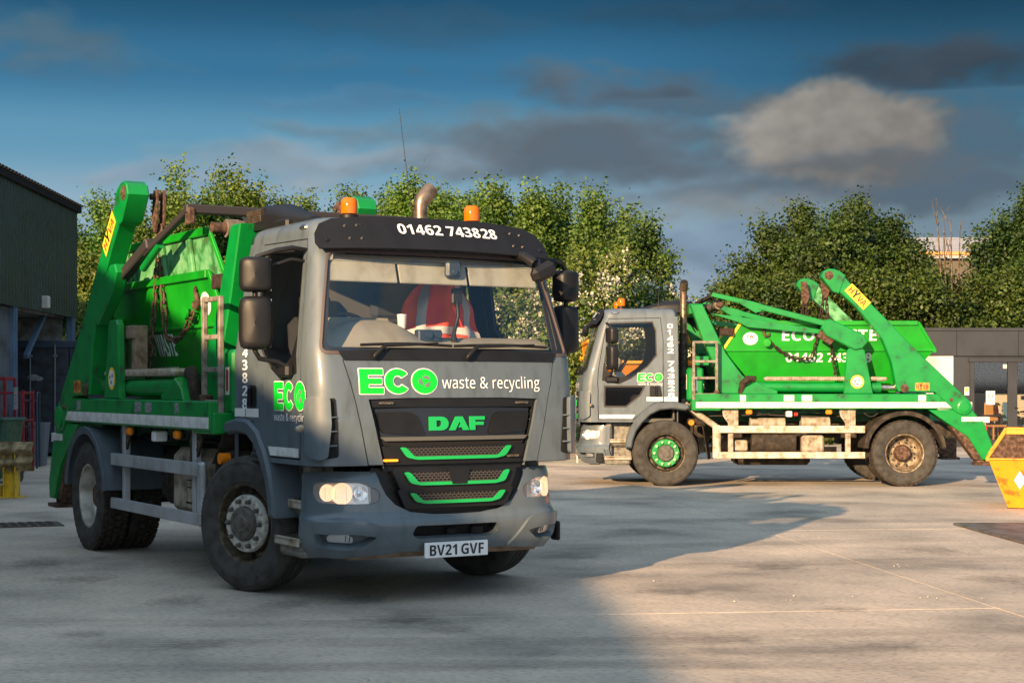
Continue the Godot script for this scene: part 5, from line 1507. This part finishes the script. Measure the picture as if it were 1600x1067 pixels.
func build_left() -> void:
	# shed with profiled cladding
	var dirv := Vector3(-.0472, 0, -1).normalized()
	var org := Vector3(-8.41, 0, 0)
	var turn := atan2(-dirv.x, -dirv.z)
	var S := thing("warehouse_shed", "dark green metal clad warehouse with an open bay below its cladding", "warehouse", org, turn)
	var wall := func(u: float, y: float) -> Vector3: return Vector3(0, y, -u)
	var eave := 5.74; var low := 3.16
	for k in range(-20, 38):
		var u0 := float(k)
		var b := MB.new()
		var row := []
		for i in 4:
			for q: Array in [[0.0, 0.0], [.06, .0], [.075, .045], [.235, .045], [.25, 0.0]]:
				row.append([u0 + i * .25 + q[0] * .996, q[1]])
		for i in row.size() - 1:
			var a: Array = row[i]; var c: Array = row[i + 1]
			b.quad(Vector3(a[1], low, -a[0]), Vector3(c[1], low, -c[0]), Vector3(c[1], eave, -c[0]), Vector3(a[1], eave, -a[0]), Vector3(-5, 4, -u0))
		part("cladding_sheet", b, "clad_green", S)
	var b := MB.new()
	b.bx(-22, -.05, low, eave, -38.02, -37.9, .005)
	b.prism(Transform3D(Basis.IDENTITY, Vector3(0, 0, -38.0)), [Vector2(-22, eave), Vector2(0, eave), Vector2(-11, eave + 1.3)], 0, .1)
	b.prism(Transform3D(Basis.IDENTITY, Vector3(0, 0, 20.0)), [Vector2(-22, 0), Vector2(0, 0), Vector2(0, eave), Vector2(-11, eave + 1.3), Vector2(-22, eave)], 0, .1)
	b.bx(-22.1, -22, 0, eave, -38, 20)
	part("gable_wall", b, "clad_green", S)
	b = MB.new()
	for e: Array in [[.14, -11.0], [-22.14, -11.0]]:
		var rows := []
		for i in 2: rows.append([Vector3(e[i % 2] if i == 0 else -11.0, eave + .0 + (0.0 if i == 0 else 1.34), -38.1), Vector3(e[0] if i == 0 else -11.0, eave + (0.0 if i == 0 else 1.34), 20.1)])
		var a: Vector3 = rows[0][0]; var c: Vector3 = rows[1][0]; var dd: Vector3 = rows[1][1]; var ee: Vector3 = rows[0][1]
		b.quad(a, c, dd, ee, Vector3(-11, 0, 0)); var dn := Vector3(0, -.06, 0)
		b.quad(a + dn, c + dn, dd + dn, ee + dn, Vector3(-11, 20, 0))
	part("roof", b, "clad_green", S)
	b = MB.new(); b.bx(.0, .13, eave - .13, eave + .03, -38.1, 20.1, .02)
	for i in 232: b.bx(.02, .17, eave + .02, eave + .06, -38.1 + i * .25, -37.96 + i * .25, .008)
	part("gutter", b, "void_black", S)  # gutter in black, the roof overhang's shadow put into its ragged edge
	for k: float in [-37.85, -32.6, -27.2, -22.0, -16.5, -11.0, -5.5, 0.0, 6.0, 12.0]:
		b = MB.new(); b.bx(-.16, .0, 0, low + .1, k - .1, k + .1, .01); b.bx(-.01, .02, 0, low, k - .07, k + .07, .004); part("steel_column", b, "steel_blue", S)
	b = MB.new(); b.bx(-.2, -.1, 0, low, -32.6, 20, .01); part("lower_wall", b, "shed_wall", S)
	b = MB.new(); b.bx(-8, -7.9, 0, 3.4, -38, -28, .01); b.bx(-8, -.2, 0, low, -28.1, -28.0); b.bx(-8, -.2, low - .02, low + .04, -38, -28.2); b.bx(-8, -.3, 0, 3.2, -38.0, -37.9); part("bay_wall", b, "shed_pale", S)
	b = MB.new(); b.bar(Vector3(-.3, 2.2, -34.6), Vector3(-.3, 3.15, -36.2), .1, .1); part("brace", b, "steel_blue", S)
	b = MB.new(); b.box(Vector3(.12, 3.36, -34.6), Vector3(.16, .26, .18), .02); part("lamp_box", b, "panel_pale", S)
	# shipping container
	var cd := 36.3
	var C := thing("shipping_container", "dark blue shipping container with closed doors beside the shed", "container", Vector3(gx(106, cd), 0, -cd), .03)
	b = MB.new(); b.bx(-1.22, 1.22, .1, 2.55, -6, -.1, .02); part("container_body", b, "container_blue", C)
	for s: float in [-1.0, 1.0]:
		b = MB.new(); b.bx(.01 * s, 1.13 * s, .2, 2.42, -.1, -.04, .01)
		for y: float in [.75, 1.3, 1.85]: b.bx(.05 * s, 1.09 * s, y - .03, y + .03, -.06, -.03, .006)
		var dr := part("container_door", b, "container_blue", C)
		for x: float in [.3, .85]:
			b = MB.new(); b.cyl(Vector3(x * s, .15, -.0), Vector3(x * s, 2.5, -.0), .02, .02, 8); b.box(Vector3(x * s, 2.25, -.01), Vector3(.1, .06, .05)); b.box(Vector3(x * s, .4, -.01), Vector3(.1, .06, .05)); part("locking_bar", b, "bin_grey", dr)
	b = MB.new(); b.bx(-1.22, 1.22, 2.42, 2.59, -.14, -.02, .02); b.bx(-1.22, -1.13, .1, 2.5, -.14, -.02, .02); b.bx(1.13, 1.22, .1, 2.5, -.14, -.02, .02); b.bx(-1.22, 1.22, .08, .2, -.14, -.02, .02); part("container_frame", b, "dark_blue", C)
	b = MB.new(); b.sheet(disc(-.78, 1.77, .14, .07, 14), [], plane(Vector3(0, 0, -.025), Vector3(1, 0, 0)), 1, 1, 0); b.sheet(disc(-.66, 1.74, .1, .05, 14), [], plane(Vector3(0, 0, -.022), Vector3(1, 0, 0)), 1, 1, 0); part("painted_mark", b, "label_grey", C)
	# red cage, blue rack, bins
	var d := 29.5
	var G := thing("red_gas_cage", "dark red wire cage with a small sign standing by the shed wall", "cage", Vector3(gx(2, d), 0, -d), 0.0)
	for x: float in [-.6, .05, .38]:
		for z: float in [-.6, 0.0]:
			b = MB.new(); b.bx(x - .025, x + .025, 0, 1.72 if x < .2 else 1.5, z - .025, z + .025, .004); part("cage_post", b, "cage_red", G)
	for y: float in [.25, .95, 1.45]:
		b = MB.new(); b.bx(-.6, .38, y - .02, y + .02, -.02, .02); b.bx(.36, .40, y - .02, y + .02, -.6, 0); part("cage_rail", b, "cage_red", G)
	b = MB.new(); b.bx(-.6, .06, 1.68, 1.74, -.62, .02); part("cage_rail", b, "cage_red", G)
	b = MB.new()
	for i in 14: b.bx(-.58 + i * .07, -.572 + i * .07, .1, 1.45, -.61, -.602, .001)
	part("cage_mesh", b, "cage_red", G)
	b = MB.new(); b.bx(-.45, -.08, .82, 1.02, .022, .03, .002); b.bx(.22, .30, 1.15, 1.55, .022, .03, .002); part("cage_sign", b, "label_grey", G)
	d = 31.0
	var K := thing("blue_rack", "tall dark blue tube rack between the red cage and the container", "rack", Vector3(gx(44, d), 0, -d), .2)
	for x: float in [-.15, .15]:
		b = MB.new(); b.tube([Vector3(x, 0, 0), Vector3(x, 1.35, 0), Vector3(x, 1.45, -.08), Vector3(x, 1.45, -.5), Vector3(x, 0, -.6)], .022, 6); part("rack_tube", b, "dark_blue", K)
	for y: float in [.3, .8, 1.3]:
		b = MB.new(); b.bx(-.15, .15, y - .02, y + .02, -.02, .02); part("rack_bar", b, "dark_blue", K)
	d = 32.0
	var N := thing("grey_bin", "plain grey plastic bin in front of the blue container", "bin", Vector3(gx(60, d), 0, -d), .1)
	b = MB.new(); b.grid([rrect3(.13, .15, 0.02), rrect3(.19, .21, .82), rrect3(.20, .22, .86), rrect3(.17, .19, .86), rrect3(.13, .14, .1)], true, Vector3(0, .4, 0)); part("bin_body", b, "bin_grey", N)
	d = 26.5
	var V := thing("green_wheelie_bin", "green wheeled bin with its lid shut at the left edge", "bin", Vector3(gx(-2, d), 0, -d), -.2)
	b = MB.new(); b.grid([rrect3(.20, .24, .08), rrect3(.27, .34, .95), rrect3(.28, .36, 1.0)], true, Vector3(0, .5, 0)); part("bin_body", b, "wheelie_green", V)
	b = MB.new(); b.box(Vector3(0, 1.03, 0), Vector3(.6, .06, .76), .03); part("bin_lid", b, "wheelie_green", V)
	for x: float in [-.2, .2]:
		b = MB.new(); b.cyl(Vector3(x, .1, -.22), Vector3(x + .06, .1, -.22), .1, .1, 14); part("bin_wheel", b, "rubber", V)
	# crash barrier
	d = 22.9
	var R := thing("crash_barrier", "short yellow steel crash barrier with a dirty cream rail", "crash barrier", Vector3(gx(17, d), 0, -d), -.12)
	b = MB.new(); b.bx(-.09, .09, 0, .66, -.012, .012, .003); b.bx(-.09, -.075, 0, .66, -.09, .09, .003); b.bx(.075, .09, 0, .66, -.09, .09, .003); b.bx(-.16, .16, 0, .02, -.16, .16, .004); part("barrier_post", b, "barrier_yellow", R)
	b = MB.new(); b.bx(-.5, -.14, 0, .18, -.06, .06, .01); part("barrier_foot", b, "barrier_yellow", R)
	b = MB.new()
	var rows := []
	for x: float in [-2.2, -1.0, .0, .30, .34]:
		var row := []
		for q: Array in [[.38, .06], [.42, .06], [.47, .15], [.52, .15], [.57, .07], [.60, .07], [.65, .15], [.70, .15], [.75, .06], [.79, .06], [.79, .045], [.75, .045], [.70, .13], [.65, .13], [.60, .05], [.57, .05], [.52, .13], [.47, .13], [.42, .045], [.38, .045]]: row.append(Vector3(x, q[0], q[1] * (1.0 if x < .3 else .7)))
		rows.append(row)
	b.grid(rows, true, Vector3(-.8, .58, .09)); part("barrier_rail", b, "barrier_cream", R)

func rrect3(hx: float, hz: float, y: float) -> Array:
	return rrect(-hx, hx, -hz, hz, minf(hx, hz) * .3).map(func(p: Vector2) -> Vector3: return Vector3(p.x, y, p.y))

func build_right() -> void:
	# site office
	var d := 42.0
	var O := thing("site_office", "dark grey flat roofed site office with glass double doors", "office building", Vector3(gx(1520, d), 0, -d), 0.0)
	var b := MB.new()
	var x0 := gx(1400, d) - gx(1520, d)
	var px := func(p: float) -> float: return gx(p, d) - gx(1520, d)
	b.bx(x0, px.call(1521), 0, 2.35, -.25, 0, .01)
	b.bx(px.call(1521), px.call(1652), 2.2, 2.35, -.25, 0, .01)
	b.bx(px.call(1652), 9, 0, 2.35, -.25, 0, .01); b.bx(x0, x0 + .2, 0, 2.9, -6, -.25); b.bx(8.8, 9, 0, 2.9, -6, -.25); b.bx(x0, 9, 0, 2.9, -6.2, -6)
	part("wall", b, "office_grey", O)
	for i in 8:
		b = MB.new(); b.bx(x0 - .03 + i * 1.6, x0 - .036 + (i + 1) * 1.6, 2.35, 3.04, -.25, .06, .006); part("fascia_panel", b, "office_grey", O)
	b = MB.new(); b.bx(x0 - .05, 9.05, 3.0, 3.08, -6.3, .09, .01); part("roof", b, "office_grey", O)
	b = MB.new(); b.bx(x0 + .2, 8.8, 0.02, .08, -6, -.25); b.bx(px.call(1400), px.call(1575), .05, 2.9, -3.0, -2.95); part("room_floor", b, "room_dark", O)
	b = MB.new(); b.bx(px.call(1562), 8.7, .08, 1.38, -2.6, -2.5); b.bx(-.0, .1, .08, 2.8, -4, -3); part("room_wall", b, "room_wall", O)
	b = MB.new(); b.bx(px.call(1440), px.call(1490), 1.42, 2.48, .0, .05, .01); b.bx(px.call(1440), px.call(1490), .9, 1.40, .0, .04, .01); part("wall_panel", b, "panel_pale", O)
	b = MB.new()
	for q: Array in [[1516, 1523], [1575, 1590], [1649, 1656]]: b.bx(px.call(q[0]), px.call(q[1]), 0, 2.22, -.02, .045, .008)
	b.bx(px.call(1514), px.call(1658), 2.19, 2.31, -.02, .07, .01)
	part("door_frame", b, "office_grey", O)
	for q: Array in [[1523, 1575], [1590, 1649]]:
		b = MB.new(); b.bx(px.call(q[0]), px.call(q[1]), .05, 2.19, -.012, -.004, .001)
		var g := part("glass_door", b, "office_glass", O)
		b = MB.new(); b.bx(px.call(q[0]), px.call(q[1]), .05, .2, -.015, .03, .005); part("door_rail", b, "office_grey", g)
		b = MB.new(); b.bar(Vector3(px.call(1585), 1.02, .06), Vector3(px.call(1591), 1.0, .06), .03, .03); part("door_handle", b, "chrome", g)
	b = MB.new(); b.bx(px.call(1541.5), px.call(1555.5), 1.10, 1.45, .0, .006, .001)
	var sg := part("door_notice", b, "plate_white", O)
	b = MB.new(); b.sheet(disc(px.call(1548.5), 1.33, .075, .07, 16), [disc(px.call(1548.5), 1.33, .058, .053, 16)], plane(Vector3(0, 0, .007), Vector3(1, 0, 0)), .04, .04, 0.0); b.bx(px.call(1545), px.call(1552), 1.32, 1.335, .006, .008, .0002); part("notice_ring", b, "ink", sg)
	lettering("notice_letter", "NO", true, plane(Vector3(0, 0, .008), Vector3(-1, 0, 0)), -px.call(1545), 1.15, .12, .07, .0, "ink", sg)
	b = MB.new(); b.bx(px.call(1508), px.call(1515), 1.34, 1.55, .0, .012, .002)
	var ws := part("warning_sign", b, "plate_white", O)
	b = MB.new(); b.sheet([Vector2(px.call(1509), 1.44), Vector2(px.call(1514), 1.44), Vector2(px.call(1514), 1.53), Vector2(px.call(1509), 1.53)], [], plane(Vector3(0, 0, .014), Vector3(1, 0, 0)), 1, 1, 0); part("warning_symbol", b, "yellow_vinyl", ws)
	b = MB.new(); b.bx(px.call(1568), px.call(1574), 2.03, 2.14, -.003, .02, .004); part("door_sensor", b, "panel_pale", O)
	# furniture behind the glass
	var T := thing("office_table", "dark table inside the office behind the left glass door", "table", Vector3(gx(1558, d), .08, -d - 1.2), 0.0)
	b = MB.new(); b.box(Vector3(0, .72, 0), Vector3(1.0, .04, .7)); part("table_top", b, "ink", T)
	for x: float in [-.42, .42]:
		b = MB.new(); b.box(Vector3(x, .35, 0), Vector3(.05, .7, .5)); part("leg", b, "ink", T)
	for q: Array in [[1535, "wooden chair with a blue seat back at the left end of the office table", .9, "chair_blue"], [1570, "wooden chair in front of the office table", .75, "chair_wood"], [1602, "blue chair seen through the right glass door of the office", .9, "chair_blue"]]:
		var H := thing("office_chair", q[1], "chair", Vector3(gx(q[0], d), .08, -d - q[2]), 0.3, "chairs inside the office")
		b = MB.new(); b.box(Vector3(0, .45, 0), Vector3(.42, .06, .42), .02); part("seat", b, q[3], H)
		b = MB.new(); b.box(Vector3(0, .82, -.2), Vector3(.42, .5, .05), .02); part("backrest", b, q[3], H)
		for x: float in [-.19, .19]:
			for z: float in [-.19, .19]:
				b = MB.new(); b.box(Vector3(x, .21, z), Vector3(.04, .42, .04), .005); part("leg", b, "chair_wood", H)
	b = MB.new(); b.lathe(Transform3D.IDENTITY, [Vector2(.07, 0), Vector2(.075, .12), Vector2(.05, .2), Vector2(.02, .27), Vector2(0, .28)], 12)
	var tin := tag(part("red_bottle", b, "reflector_red", self), "small red bottle standing on the table inside the office", "bottle") as Node3D
	tin.position = Vector3(gx(1557, d + 1.0), .82, -d - 1.0)
	# yellow skip at the edge
	d = 20.9
	var ys := make_skip("yellow_skip", "empty yellow skip with a rusty brown inside at the right edge", "skip", Vector3(7.54, 0, -20.96), -.30, "yellow_skip", {"group": "yellow skips", "upper": "rust", "floor": 1.36})
	ys.scale = Vector3.ONE * .8
	b = MB.new(); b.sheet([Vector2(1.18, .32), Vector2(1.27, .47), Vector2(1.18, .62), Vector2(1.09, .47)], [], func(u: float, y: float) -> Vector3: return Vector3(-u, y, .62 + .22 * (y - .02) / .78), 1, 1, .004); part("diamond_sticker", b, "plate_white", ys)
	# steel bench frame near the yellow skip
	# far warehouse roof seen over the trees
	d = 120.0
	var F := thing("far_warehouse", "pale grey warehouse roof with an orange edge beyond the trees", "warehouse", Vector3(gx(1475, d), 0, -d), 0.0)
	var yy := func(p: float) -> float: return 1.5666 + (604.0 - p) / 2541.5 * d
	for i in 12:
		b = MB.new(); b.prism(Transform3D(Basis(Vector3(0, 0, -1), Vector3(0, 1, 0), Vector3(1, 0, 0)), Vector3(-9 + i * 1.5, 0, 0)), [Vector2(-.3, yy.call(394)), Vector2(16, yy.call(340)), Vector2(16, yy.call(345)), Vector2(-.3, yy.call(399))], .02, 1.49, .02); part("roof_sheet", b, "roof_grey", F)
	b = MB.new(); b.bx(-9, 9, yy.call(399), yy.call(394), .0, .4); part("fascia", b, "fascia_orange", F)
	b = MB.new(); b.bx(-9, 9, yy.call(404), yy.call(399.2), .0, .3); part("gutter", b, "roof_grey", F)
	b = MB.new(); b.bx(-9, 9, 0, yy.call(404), -16, -.2); part("wall", b, "room_dark", F)
	# stacked skips behind the far lorry
	d = 33.0
	make_skip("green_skip", "green skip standing on the ground hidden behind the far lorry cab", "skip", Vector3(gx(990, d), 0, -d - 1.7), PI / 2, "skip_green", {"group": "skips stacked behind the far lorry"})
	make_skip("yellow_skip", "yellow skip stacked on another one behind the far lorry cab", "skip", Vector3(gx(990, d), 1.26, -d - 1.7), PI / 2, "yellow_skip", {"group": "yellow skips"})

func build_green() -> void:
	var L1 := "trees behind the yard"
	# column, top row, half width in pixels, depth, kind
	var list := [
		[150, 305, 62, 52, "slim green tree between the dark shed and the lorry's raised arm", {"tone": Vector3(.07, .12, .018), "n": 1100}],
		[275, 262, 66, 50, "leafy tree with upright shoots above the green skip", {"tone": Vector3(.085, .125, .018), "n": 1500, "shoots": 40}],
		[365, 266, 62, 52, "bushy tree behind the black cover bar of the near lorry", {"tone": Vector3(.085, .12, .018), "n": 1500, "shoots": 40}],
		[452, 270, 40, 53, "thin open tree just left of the near lorry's beacon", {"tone": Vector3(.08, .115, .02), "n": 480, "shoots": 26, "loose": 1.2}],
		[545, 288, 26, 54, "small tree top peeping over the near lorry's cab roof", {"tone": Vector3(.06, .10, .018), "n": 400}],
		[655, 274, 62, 52, "spiky tree rising behind the exhaust stack", {"tone": Vector3(.07, .12, .016), "n": 1100, "shoots": 60}],
		[600, 296, 52, 55, "low leafy tree filling in between the beacon and the exhaust stack", {"tone": Vector3(.065, .11, .016), "n": 1000}],
		[712, 288, 54, 54, "leafy tree between the exhaust stack and the right beacon", {"tone": Vector3(.07, .115, .016), "n": 1200, "shoots": 36}],
		[826, 296, 56, 54, "green tree above the right end of the near lorry's sun visor", {"tone": Vector3(.07, .115, .016), "n": 1300, "shoots": 36}],
		[935, 312, 48, 53, "slender tree above the near lorry's left mirrors", {"tone": Vector3(.062, .105, .018), "n": 900, "shoots": 30}],
		[770, 284, 88, 50, "broad dense tree behind the right beacon", {"tone": Vector3(.075, .12, .016), "n": 2200, "shoots": 46}],
		[880, 288, 72, 51, "tall tree right of the near cab with gaps of sky", {"tone": Vector3(.062, .105, .018), "n": 1500, "shoots": 46}],
		[985, 310, 56, 50, "sparse tree with open twigs at the edge of the gap", {"tone": Vector3(.062, .10, .022), "n": 760, "shoots": 30, "loose": 1.25}],
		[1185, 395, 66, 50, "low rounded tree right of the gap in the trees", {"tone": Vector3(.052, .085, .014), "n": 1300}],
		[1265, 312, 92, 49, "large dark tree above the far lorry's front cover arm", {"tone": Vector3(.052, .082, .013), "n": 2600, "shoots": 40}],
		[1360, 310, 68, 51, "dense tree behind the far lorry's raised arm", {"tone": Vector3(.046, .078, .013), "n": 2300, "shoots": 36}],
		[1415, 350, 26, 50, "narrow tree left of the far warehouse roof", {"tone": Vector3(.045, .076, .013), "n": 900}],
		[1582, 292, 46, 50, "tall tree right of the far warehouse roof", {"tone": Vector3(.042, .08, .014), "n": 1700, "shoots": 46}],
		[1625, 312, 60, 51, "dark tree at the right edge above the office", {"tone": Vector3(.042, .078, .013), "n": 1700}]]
	var i := 0
	for t: Array in list:
		var d: float = t[3]
		var o: Dictionary = t[5]; o["group"] = L1
		tree("leafy_tree", t[4], "tree", gx(t[0], d), d, (1.5666 + (604.0 - t[1]) / 2541.5 * d) * .985, t[2] / 2541.5 * d * 1.15, 900 + i, o)
		i += 1
	for t: Array in [[885, 430, 52, 41, "white flowering hawthorn bush beside the near lorry's left mirror"], [950, 398, 62, 42, "tallest flowering hawthorn bush above the far lorry's visor"], [1030, 440, 58, 43, "flowering hawthorn bush behind the far lorry's cab roof"], [905, 500, 50, 38.5, "low flowering hawthorn bush in the gap between the two lorries"], [790, 470, 60, 41, "flowering hawthorn bush hidden behind the near cab"]]:
		var d: float = t[3]
		tree("hawthorn_bush", t[4], "hawthorn bush", gx(t[0], d), d, 1.5666 + (604.0 - t[1]) / 2541.5 * d, t[2] / 2541.5 * d, 950 + i, {"group": "flowering hawthorns", "tone": Vector3(.085, .115, .018), "n": 1300, "blossom": 1900, "trunks": 3, "base": .02, "shoots": 24, "limbs": 10})
		i += 1
	# undergrowth
	for t: Array in [[130, 385, 50, 47, "hedge bush at the corner of the dark shed"], [200, 400, 60, 46, "hedge bush behind the raised arm of the near lorry"], [300, 400, 80, 47, "hedge bush behind the worn skip on the near lorry"], [420, 400, 70, 46, "hedge bush behind the near lorry's roof air intake"], [560, 400, 70, 47, "hedge bush behind the near lorry's left beacon"], [700, 400, 80, 46, "hedge bush behind the near lorry's exhaust stack"], [1090, 470, 40, 47, "hedge bush just right of the far lorry's exhaust stack in the tree gap"], [1140, 440, 50, 46, "rounded hedge bush behind the far lorry's head tower"], [1210, 430, 64, 46, "hedge bush above the front end of the far lorry's skip"], [1300, 420, 70, 47, "hedge bush above the lettering of the far lorry's skip"], [1390, 430, 70, 46.5, "hedge bush behind the far lorry's yellow arm sticker"], [1470, 425, 60, 48, "hedge bush above the tail end of the far lorry's skip"], [1540, 430, 64, 49, "hedge bush above the office roof below the far warehouse"], [1620, 420, 64, 48, "hedge bush at the right edge above the office roof"], [1060, 520, 60, 46, "low hedge bush behind the far lorry's exhaust stack"], [960, 500, 60, 47, "low hedge bush behind the far lorry's cab roof"], [840, 480, 60, 47, "low hedge bush behind the near lorry's left mirrors"]]:
		var d: float = t[3]
		var where := "behind the near lorry" if t[0] < 760 else ("between the two lorries" if t[0] < 1080 else "behind the far lorry")
		tree("hedge_bush", t[4], "bush", gx(t[0], d), d, 1.5666 + (604.0 - t[1]) / 2541.5 * d, t[2] / 2541.5 * d, 990 + i, {"group": "hedge bushes " + where, "tone": Vector3(.06, .09, .014) if t[0] > 1050 else Vector3(.095, .12, .016), "n": 1100, "trunks": 3, "base": .0, "shoots": 22, "limbs": 9})
		i += 1
	# bare tree before the far roof
	var d := 47.0
	var D := thing("bare_tree", "dead bare tree with thin twigs in front of the far warehouse roof", "tree", Vector3(gx(1492, d), 0, -d), 0.0)
	var r := RandomNumberGenerator.new(); r.seed = 5
	var w := MB.new()
	for k in 5:
		var a := r.randf() * TAU
		var top := Vector3(cos(a) * .5, 5.9 + r.randf() * .8, sin(a) * .5)
		w.tube([Vector3(0, 0, 0), Vector3(cos(a) * .2, 2.2, sin(a) * .2), top], [.07, .045, .01], 6)
		for j in 7:
			var s := Vector3(cos(a) * .2, 2.2, sin(a) * .2).lerp(top, r.randf_range(.1, .95))
			w.tube([s, s + Vector3(r.randfn() * .25, r.randf_range(.4, .9), r.randfn() * .25)], [.014, .004], 4)
	part("branches", w, "bark_pale", D)
	# rough verge behind the yard
	var pts := []; var cols := []
	for k in 5200:
		pts.append(Vector3(r.randf_range(-26, 26), r.randf_range(.05, .5), -r.randf_range(43.5, 56))); cols.append(Color(.07, .095, .015) * r.randf_range(.6, 1.3))
	var G := Node3D.new(); G.name = "verge_growth"; add_child(G, true); tag(G, "", "", "", "stuff")
	crown("weeds", pts, cols, "leaf", clump_meshes, G, r, 1.0, 2.0)
	# far tree line that closes the view under the crowns
	pts = []; cols = []
	for k in 9000:
		var x := r.randf_range(-40, 46)
		pts.append(Vector3(x, pow(r.randf(), .8) * (3.6 + .8 * sin(x * .7) + .5 * sin(x * 1.9)), -r.randf_range(58, 64))); cols.append(Color(.055, .08, .014) * r.randf_range(.5, 1.3))
	var W := Node3D.new(); W.name = "far_woodland"; add_child(W, true); tag(W, "", "", "", "stuff")
	crown("foliage", pts, cols, "leaf", clump_meshes, W, r, 1.5, 2.6)

func build_lorries() -> void:
	var A := thing("skip_lorry", "near grey and green skip lorry seen from the front corner with headlights lit", "skip lorry", Vector3(-1.1098, 0, -13.0269), -1.02686, "skip lorries")
	var oa := {"name": "A", "hub": "hub_white", "nut": "nut_dark", "rail": "alloy", "steer": deg_to_rad(20)}
	build_cab(A, oa); build_body(A, oa)
	var B := thing("skip_lorry", "far skip lorry standing side on with green front wheel hub", "skip lorry", Vector3(2.4227, 0, -26.648), PI - .0064, "skip lorries")
	var ob := {"name": "B", "hub": "hub_green", "nut": "nut_pale", "rail": "cream_rail", "steer": 0.0}
	build_cab(B, ob); build_body(B, ob)
	var on := func(T: Node3D, p: Vector3) -> Vector3: return T.transform * p
	var s1 := make_skip("green_skip", "bright green lettered skip carried low on the near lorry", "skip", on.call(A, Vector3(-2.7, 1.28, 0)), A.rotation.y, "skip_green", {"group": "skips on the lorries"})
	for s: float in [1.0, -1.0]: skip_text(s1, s, .56, .385, .86, .205, .74, .085, -.12)
	make_skip("green_skip", "worn pale green skip nested inside the skip on the near lorry", "skip", on.call(A, Vector3(-2.7, 1.64, 0)), A.rotation.y, "worn_green", {"group": "skips on the lorries", "ribs": [-.75, .25, .95], "rim": "skip_green", "edge": "skip_green", "no_lugs": true})
	var s3 := make_skip("green_skip", "bright green lettered skip carried on the far lorry", "skip", on.call(B, Vector3(-2.615, 1.335, 0)), B.rotation.y, "skip_green", {"group": "skips on the lorries", "edge": "yellow_vinyl", "end": "skip_inside"})
	for s: float in [1.0, -1.0]: skip_text(s3, s, .955, .62, 1.5, .18, 1.36, .145, .0)
	build_jacket(A)

func build_jacket(A: Node3D) -> void:
	var J := thing("hi_vis_jacket", "orange red hi-vis jacket with silver bands draped over the middle seat of the near cab", "jacket", A.transform * Vector3(.46, 1.78, -.33), A.rotation.y)
	var shell := func(u: float, v: float) -> Vector3:   # u across -1..1, v up 0..1
		var w := lerpf(.36, .20, smoothstep(.55, 1.0, v)) * (1.0 + .06 * sin(v * 9.0))
		return Vector3(.10 * (1.0 - u * u) + .02 * sin(u * 11.0 + v * 4.0) + .012 * sin(v * 17.0 + u * 5.0) + .05 * (1.0 - v), v * .66 - .05 * u * u, u * w)
	var flip := func(u: float, y: float) -> Vector3: return shell.call(u, y)
	var b := MB.new(); b.sheet([Vector2(-1, 0), Vector2(1, 0), Vector2(1, .9), Vector2(.55, 1.0), Vector2(-.55, 1.0), Vector2(-1, .9)], [], flip, .1, .06); part("jacket_body", b, "hi_vis", J)
	for q: Array in [[-.75, -.55], [.5, .7]]:
		b = MB.new(); b.sheet([Vector2(q[0], .0), Vector2(q[1], .0), Vector2(q[1] * .9, .95), Vector2(q[0] * .9, .95)], [], flip, .1, .06, .006); part("silver_band", b, "silver_band", J)
	b = MB.new(); b.sheet([Vector2(-1, .30), Vector2(1, .30), Vector2(1, .39), Vector2(-1, .39)], [], flip, .1, .06, .009); part("silver_band", b, "silver_band", J)
	b = MB.new(); b.sheet([Vector2(.55, .05), Vector2(.95, .05), Vector2(.95, .28), Vector2(.6, .28)], [], flip, .1, .06, .012); part("jacket_pocket", b, "hi_vis_orange", J)
	b = MB.new(); b.tube([Vector3(.02, .62, -.2), Vector3(.09, .68, -.1), Vector3(.11, .69, 0), Vector3(.09, .68, .1), Vector3(.02, .62, .2)], .035, 8); part("jacket_collar", b, "seat_cloth", J)
